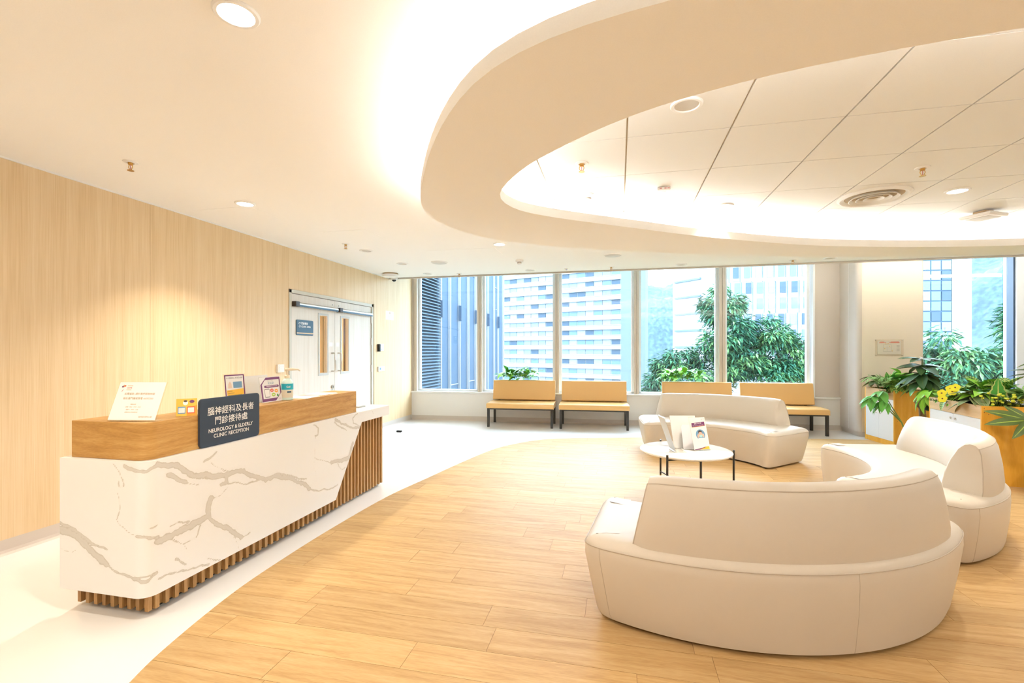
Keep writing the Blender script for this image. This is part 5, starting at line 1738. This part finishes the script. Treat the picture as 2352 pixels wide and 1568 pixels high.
# tree at the right edge of the picture
rt = empty('edge_tree', (3.98, 5.40, 0.003), 'indoor tree at the right picture edge with long olive leaves over the orange panel', 'plant')
MB().lathe([(0.10, 0.0), (0.13, 0.01), (0.15, 0.22), (0.10, 0.22)], 24, (3.98, 5.40, 0.003)).build('pot', MATS['pot_grey'], rt, smooth=40)
MB().tube([(3.98, 5.40, 0.2), (3.97, 5.39, 0.7), (3.98, 5.41, 1.25)], [0.03, 0.025, 0.012], 10).build('trunk', M_trunk, rt, smooth=60)
MB().tube([(3.97, 5.39, 0.62), (3.86, 5.40, 0.66), (3.80, 5.42, 0.69)], [0.012, 0.010, 0.006], 8).build('branch', M_stem, rt, smooth=60)
for az, el, s in ((3.05, -0.10, 1.0), (2.7, 0.28, 0.95), (3.7, -0.55, 0.85), (4.4, -0.6, 0.7), (2.1, 0.6, 0.7), (5.2, -0.2, 0.8), (0.4, 0.2, 0.9), (1.3, 0.3, 0.8)):
    leaf(rt, 'olive', (3.80, 5.42, 0.69), az, el, -0.85 if 1.5 < az < 4.6 else 0.2, s)
for k in range(9):
    leaf(rt, 'dark', (3.98, 5.41, 1.13 + 0.015 * k), 2.2 + k * 0.7, random.uniform(-0.25, 0.2), 0, 1.2)
for k in range(8):
    leaf(rt, 'pale', (3.98, 5.41, 1.25), 2.4 + k * 0.8, random.uniform(0.0, 0.35), 0, 2.0)


# ---- trough planters on the window sill
def trough(x0, x1, label, kinds):
    xm = (x0 + x1) / 2
    y = win_y(xm) - 0.01
    r = empty('sill_planter', (xm, y, SILL), label, 'planter', 'leafy troughs on the window sill')
    m = MB()
    wbox(m, x0, x1, -0.085, 0.03, SILL, SILL + 0.24)
    m.build('trough', M_pier, r, bevel=0.004)
    for k in range(110):
        x = random.uniform(x0 + 0.02, x1 - 0.02)
        leaf(r, random.choice(kinds), (x, win_y(x) + random.uniform(-0.01, 0.06), SILL + 0.27 + random.uniform(0.0, 0.12)), random.uniform(0, 6.28), random.uniform(0.0, 1.1), 0, random.uniform(0.85, 1.4))


trough(-2.18, -1.50, 'leafy trough on the sill behind the first bench', ('bright', 'mid', 'smallb', 'pale'))
trough(0.80, 1.45, 'leafy trough on the sill behind the third bench', ('smallb', 'bright', 'mid', 'smallb'))

# ================================================================== OUTSIDE
E_white = mat('render_white', (0.1944, 0.209, 0.2236), 0.7, spec=0.08)
E_band = mat('spandrel_white', (0.1604, 0.1827, 0.2005), 0.6, spec=0.08)
E_glass = [mat('far_glass_%d' % k, c_, 0.4, spec=0.12) for k, c_ in enumerate(((0.065, 0.105, 0.14), (0.10, 0.135, 0.16), (0.03, 0.05, 0.072), (0.13, 0.15, 0.16)))]
E_clad = mat('bluegrey_cladding', (0.0425, 0.0675, 0.1), 0.5, spec=0.08)
E_louv = mat('louvre_blue', (0.06, 0.093, 0.126), 0.5, spec=0.08)
E_fin = mat('white_fin', (0.195, 0.21, 0.225), 0.5, spec=0.08)

tag(MB().box(-600, 900, 10.5, 1200, -31, -30).build('ground', mat('city_ground', (0.084, 0.105, 0.105), 0.9)), 'distant city ground below the windows', 'ground', kind='structure')
tag(MB().box(-12, 40, 9.4, 26, -1.2, -1.0).build('terrace', mat('terrace_deck', (0.112, 0.14, 0.119), 0.9)), 'planted terrace outside the windows', 'terrace', kind='structure')

# ---- neighbouring wing: louvres and vertical fins
nb_ = empty('neighbour_wing', (-4.62, 13.0, -1.0), 'blue-grey neighbouring wing with louvres and white vertical fins', 'building')
MB().box(-7.5, -4.70, 9.6, 19.0, -1.0, 6.5).build('wall', E_clad, nb_)
lm = MB().add([(0.0, 0, 0.0), (0.09, 0, -0.045), (0.09, 0, -0.06), (0.0, 0, -0.02), (0.0, 1.85, 0.0), (0.09, 1.85, -0.045), (0.09, 1.85, -0.06), (0.0, 1.85, -0.02)],
              [(0, 1, 5, 4), (1, 2, 6, 5), (2, 3, 7, 6), (0, 3, 2, 1), (4, 5, 6, 7), (3, 0, 4, 7)]).mesh('louvre_blade')
lm.materials.append(E_louv)
for k in range(52):
    o = bpy.data.objects.new('louvre_blade', lm)
    COL.objects.link(o)
    o.parent = nb_
    o.location = Vector((-4.70, 9.95, 0.2 + 0.078 * k)) - wloc(nb_)
for y, w_, brk in ((11.90, 0.06, 1), (12.62, 0.05, 0), (13.45, 0.05, 1), (14.3, 0.05, 0), (15.1, 0.05, 1), (16.6, 0.05, 1), (17.5, 0.05, 0), (18.1, 0.05, 1), (18.95, 0.16, 0)):
    f = MB().box(-4.70, -4.63, y - w_ / 2, y + w_ / 2, -1.0, 6.5).build('fin', E_fin, nb_)
    if brk:
        MB().box(-4.67, -4.58, y - 0.045, y + 0.045, 2.25, 2.7).build('bracket', E_clad, f)
for a, b in ((12.65, 13.42), (14.33, 15.07), (17.52, 18.07)):
    for z in (0.35, 3.8):
        MB().box(-4.70, -4.68, a, b, z, z + 0.025).build('cladding_joint', E_fin, nb_)


# ---- slab tower with long window bands
def tower_bands(name, label, A, B, z0, nf, fh, nw, depth, side):
    r = empty(name, (A[0], A[1], z0), label, 'building')
    A, B = Vector((*A, 0)), Vector((*B, 0))
    L = (B - A).length
    u = (B - A).normalized()
    w = Vector((-u.y, u.x, 0))              # away from the room
    M = PM((A.x, A.y, z0), u, w)
    MB().box(0.0, L, 0.4, depth, 0, nf * fh, M).build('core_wall', E_white, r)
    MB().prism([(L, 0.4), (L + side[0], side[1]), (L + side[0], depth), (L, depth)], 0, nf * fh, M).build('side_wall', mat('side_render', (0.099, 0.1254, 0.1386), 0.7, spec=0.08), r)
    bandm = MB().box(0, L + 0.25, -0.35, 0.4, 0, fh * 0.46, M).build('floor_band', E_band, r)
    ledge = MB().box(0, L + 0.4, -0.5, -0.35, fh * 0.43, fh * 0.48, M).build('ledge', E_fin, r)
    for k in range(1, nf):
        for src in (bandm, ledge):
            o = src.copy()
            COL.objects.link(o)
            o.location = src.location + Vector((0, 0, k * fh))
    pw = L / nw
    prot = []
    for gm in E_glass:
        mm = MB()
        mm.box(0.12, pw - 0.12, 0.2, 0.42, fh * 0.46, fh)
        prot.append(mm)
    metas = []
    for mm, gm in zip(prot, E_glass):
        me = mm.mesh('window')
        me.materials.append(gm)
        metas.append(me)
    for k in range(nf):
        for j in range(nw):
            o = bpy.data.objects.new('window', random.choices(metas, (3, 4, 2, 3))[0])
            COL.objects.link(o)
            o.parent = r
            Mloc = M @ Matrix.Translation((j * pw, 0, k * fh))
            Mloc.translation -= wloc(r)
            o.matrix_basis = Mloc
    return r


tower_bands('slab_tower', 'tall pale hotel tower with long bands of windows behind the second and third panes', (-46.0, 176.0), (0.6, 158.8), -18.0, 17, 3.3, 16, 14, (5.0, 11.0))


# ---- white grid tower
def grid_tower():
    r = empty('grid_tower', (12, 115, -25), 'white tower with a grid of blue windows behind the right-hand panes', 'building')
    A, B, C = Vector((13.3, 123.6, 0)), Vector((22.3, 112.4, 0)), Vector((40.2, 111.2, 0))
    u = (B - A).normalized()
    M1 = PM((A.x, A.y, -25), u, (-u.y, u.x, 0))
    L1 = (B - A).length
    MB().box(0, L1, 0, 10, 0, 75, M1).build('blank_wall', E_white, r)
    for k in range(17):
        MB().box(1.0, L1 * 0.62, -0.5, 0.0, 4.0 * k + 3.0, 4.0 * k + 3.4, M1).build('ledge', E_glass[0], r)  # dark blue colour stands in for the ledges' shadow lines
    u = (C - B).normalized()
    M2 = PM((B.x, B.y, -25), u, (-u.y, u.x, 0))
    L2 = (C - B).length
    MB().box(0, L2, 0.3, 12, 0, 75, M2).build('grid_wall', E_white, r)
    nc, pw, fh = 8, L2 / 8, 3.45
    mes = []
    for gm in E_glass[:3]:
        me = MB().box(0.28, pw * 0.62, 0.1, 0.32, 0.9, fh - 0.15).mesh('window')
        me.materials.append(gm)
        mes.append(me)
    fin = MB().box(pw * 0.74, pw * 0.79, 0.0, 0.3, 0, fh).mesh('slot')
    fin.materials.append(E_glass[0])
    sill = MB().box(0.28, pw * 0.62, 0.15, 0.32, 0.25, 0.85).mesh('spandrel')
    sill.materials.append(mat('spandrel_pale', (0.17, 0.19, 0.205), 0.5, spec=0.08))
    for k in range(21):
        for j in range(nc):
            for me, nm in ((random.choices(mes, (4, 3, 1))[0], 'window'), (fin, 'slot'), (sill, 'spandrel')):
                if k < 2 and nm != 'window':
                    continue
                o = bpy.data.objects.new(nm, me)
                COL.objects.link(o)
                o.parent = r
                off_ = 0.3 if (k // 2) % 2 else 0.0
                Mloc = M2 @ Matrix.Translation((j * pw + off_, 0, k * fh))
                Mloc.translation -= wloc(r)
                o.matrix_basis = Mloc
    MB().box(L2 - 0.6, L2 + 0.5, 0.0, 12, 0, 75, M2).build('edge_pier', E_band, r)
    return r


grid_tower()


# ---- glass block with white pylon, right
def glass_block():
    r = empty('glass_block', (55, 104, -25), 'blue glass building with a blank white end behind the far right pane', 'building')
    A, B, C = Vector((54.0, 107.0, 0)), Vector((63.3, 108.0, 0)), Vector((66.2, 107.5, 0))
    u = (B - A).normalized()
    M1 = PM((A.x, A.y, -25), u, (-u.y, u.x, 0))
    L1 = (B - A).length
    MB().box(0, L1, 0.2, 12, 0, 60, M1).build('curtain_frame', mat('mullion_blue', (0.03, 0.054, 0.084), 0.5, spec=0.08), r)
    nc, fh = 5, 4.0
    pw = L1 / nc
    mes = []
    for gm in (E_glass[0], E_glass[1], E_glass[2]):
        me = MB().box(0.12, pw - 0.12, 0.05, 0.22, 0.15, fh * 0.5 - 0.1).mesh('window')
        me.materials.append(gm)
        mes.append(me)
    for k in range(30):
        for j in range(nc):
            o = bpy.data.objects.new('window', random.choices(mes, (3, 4, 1))[0])
            COL.objects.link(o)
            o.parent = r
            Mloc = M1 @ Matrix.Translation((j * pw, 0, k * fh * 0.5))
            Mloc.translation -= wloc(r)
            o.matrix_basis = Mloc
    u = (C - B).normalized()
    M2 = PM((B.x, B.y, -25), u, (-u.y, u.x, 0))
    MB().box(0, (C - B).length, 0, 10, 0, 75, M2).build('blank_pylon', E_white, r)
    return r


glass_block()

# ---- wooded hills
M_hill = bpy.data.materials.new('wooded_hill')
n_, l_, p_ = nodes_of(M_hill)
tcx = n_.new('ShaderNodeTexCoord')
nzx = n_.new('ShaderNodeTexNoise')
nzx.inputs['Scale'].default_value = 0.35
nzx.inputs['Detail'].default_value = 6
l_.new(tcx.outputs['Object'], nzx.inputs['Vector'])
rx_ = ramp(n_, [(0.35, (0.015, 0.033, 0.042)), (0.55, (0.027, 0.055, 0.06)), (0.7, (0.048, 0.085, 0.08))])
l_.new(nzx.outputs['Fac'], rx_.inputs[0])
l_.new(rx_.outputs[0], p_.inputs['Base Color'])
p_.inputs['Roughness'].default_value = 0.9


def hill(name, cx, cy, W, H, D, seed, label):
    vs, fs = [], []
    nx, ny = 90, 60
    for j in range(ny):
        for i in range(nx):
            x = -W + 2 * W * i / (nx - 1)
            y = -D + 2 * D * j / (ny - 1)
            q = max(0.0, 1 - (x / W) ** 2 - (y / D) ** 2)
            z = H * q ** 0.7 + noise.noise(Vector((x * 0.02, y * 0.02, seed))) * H * 0.22
            z += abs(noise.noise(Vector((x * 0.16, y * 0.16, seed + 5)))) * 7.0 + noise.noise(Vector((x * 0.45, y * 0.45, seed + 9))) * 2.0
            vs.append((cx + x, cy + y, -32 + z))
    for j in range(ny - 1):
        for i in range(nx - 1):
            a = j * nx + i
            fs.append((a, a + 1, a + nx + 1, a + nx))
    return tag(MB().add(vs, fs).build(name, M_hill, smooth=180), label, 'hill', kind='structure')


hill('hill', 60, 470, 150, 95, 120, 3.0, 'wooded hillside behind the towers')
hill('hill_right', 330, 400, 170, 110, 130, 7.0, 'wooded hillside behind the right pane')


# ---- trees on the terrace
def tree(name, label, base, blobs, nleaf, lsz, cols, seed):
    rnd = random.Random(seed)
    r = empty(name, base, label, 'tree', 'terrace trees')
    top = max(blobs, key=lambda b: b[0][2])
    MB().tube([base, (base[0] + 0.05, base[1], (base[2] + top[0][2]) / 2), top[0]], [0.10, 0.07, 0.02], 10).build('trunk', M_trunk, r, smooth=60)
    for (c_, rr) in blobs:
        if c_ is not top[0]:
            MB().tube([(base[0], base[1], base[2] + 0.5 * (c_[2] - base[2])), c_], [0.05, 0.012], 8).build('branch', M_trunk, r, smooth=60)
    vols = [b[1] ** 2 for b in blobs]
    groups = [MB() for _ in cols]
    tufts = []
    for k in range(50):
        c_, rr = rnd.choices(blobs, vols)[0]
        d = Vector((rnd.gauss(0, 1), rnd.gauss(0, 1), rnd.gauss(0, 0.8))).normalized()
        tufts.append((Vector(c_) + d * rr * rnd.uniform(0.45, 0.95), rr * rnd.uniform(0.30, 0.52), d, rnd.random()))
    for k in range(nleaf):
        tc0, tr0, td, tone = rnd.choice(tufts)
        d = Vector((rnd.gauss(0, 1), rnd.gauss(0, 1), rnd.gauss(0, 0.75))).normalized()
        p = tc0 + d * tr0 * rnd.uniform(0.2, 1.1)
        out = Vector((d.x + td.x * 0.7, d.y + td.y * 0.7, 0))
        out = out.normalized() if out.length > 0.1 else Vector((1, 0, 0))
        az = math.atan2(out.y, out.x) + rnd.gauss(0, 0.5)
        el = rnd.gauss(-0.35, 0.35) + 0.35 * d.z
        L = lsz * rnd.uniform(0.75, 1.3)
        t = Vector((math.cos(az) * math.cos(el), math.sin(az) * math.cos(el), math.sin(el)))
        s = Vector((-math.sin(az), math.cos(az), 0)) * L * 0.15
        nup = t.cross(s).normalized() * L * 0.05
        mid_ = p + t * L * 0.45
        q = 0.5 * rnd.random() + 0.5 * tone
        groups[min(len(cols) - 1, int(q * len(cols)))].add([tuple(p), tuple(mid_ + s + nup), tuple(p + t * L - Vector((0, 0, L * 0.12))), tuple(mid_ - s + nup)], [(0, 1, 2), (0, 2, 3)])
    for g_, m in zip(groups, cols):
        tag(g_.build('foliage', m, r), kind='stuff')
    return r


T1 = mat('tree_leaf_deep', (0.022, 0.085, 0.055), 0.5, spec=0.08)
T2 = mat('tree_leaf_mid', (0.045, 0.14, 0.07), 0.45, spec=0.08)
T3 = mat('tree_leaf_light', (0.11, 0.23, 0.08), 0.45, spec=0.08)
tcols = (T1, T2, T3)


tree('terrace_tree', 'tallest terrace tree, rising in front of the white grid tower', (3.4, 16.2, -1.0), [((3.15, 15.6, 2.75), 0.62), ((3.30, 15.8, 1.95), 0.85), ((3.0, 15.9, 1.0), 0.85), ((3.75, 15.8, 1.2), 0.85)], 9500, 0.19, tcols, 1)
tree('terrace_tree', 'bushy terrace tree at the right of the fourth pane, lower than its neighbour', (5.0, 16.6, -1.0), [((4.75, 15.9, 1.75), 0.62), ((4.9, 16.0, 1.1), 0.85), ((5.4, 16.1, 0.75), 0.7), ((4.45, 15.8, 0.4), 0.8)], 8000, 0.18, tcols, 2)
tree('terrace_tree', 'low light-green terrace tree behind the third bench', (1.75, 16.0, -1.0), [((1.80, 15.4, 1.1), 0.55), ((1.40, 15.5, 0.6), 0.55), ((2.05, 15.5, 0.35), 0.7), ((1.2, 15.5, 0.0), 0.5)], 5500, 0.17, tcols, 3)
tree('terrace_tree', 'terrace tree filling the right half of the far right pane', (10.2, 14.3, -1.0), [((9.75, 13.6, 2.35), 0.6), ((10.3, 13.9, 2.0), 0.85), ((9.8, 13.7, 1.2), 0.85), ((10.5, 13.8, 0.7), 0.85), ((9.2, 13.7, 0.8), 0.6)], 9000, 0.22, tcols, 4)
tree('terrace_tree', 'lower terrace tree at the left of the far right pane', (8.2, 14.4, -1.0), [((8.0, 13.8, 1.15), 0.6), ((8.55, 13.8, 0.85), 0.65), ((9.1, 13.8, 0.35), 0.7), ((7.7, 13.7, 0.4), 0.6)], 7000, 0.2, tcols, 5)
hg = MB()
rnd = random.Random(11)
for k in range(7000):
    x, y, z = rnd.uniform(-3, 12), rnd.uniform(10.8, 12.3), rnd.uniform(-1.0, 0.1) if rnd.random() < 0.8 else rnd.uniform(-1, 0.3)
    a = rnd.uniform(0, 6.28)
    L = rnd.uniform(0.1, 0.22)
    t = Vector((math.cos(a), math.sin(a), rnd.uniform(-0.6, 0.8))) * L
    s = Vector((-math.sin(a), math.cos(a), 0)) * L * 0.2
    p = Vector((x, y, z))
    hg.add([tuple(p), tuple(p + t * 0.5 + s), tuple(p + t), tuple(p + t * 0.5 - s)], [(0, 1, 2), (0, 2, 3)])
tag(hg.build('terrace_shrubs', T2), 'mass of low shrubs along the terrace below the windows', 'shrubs', kind='stuff')
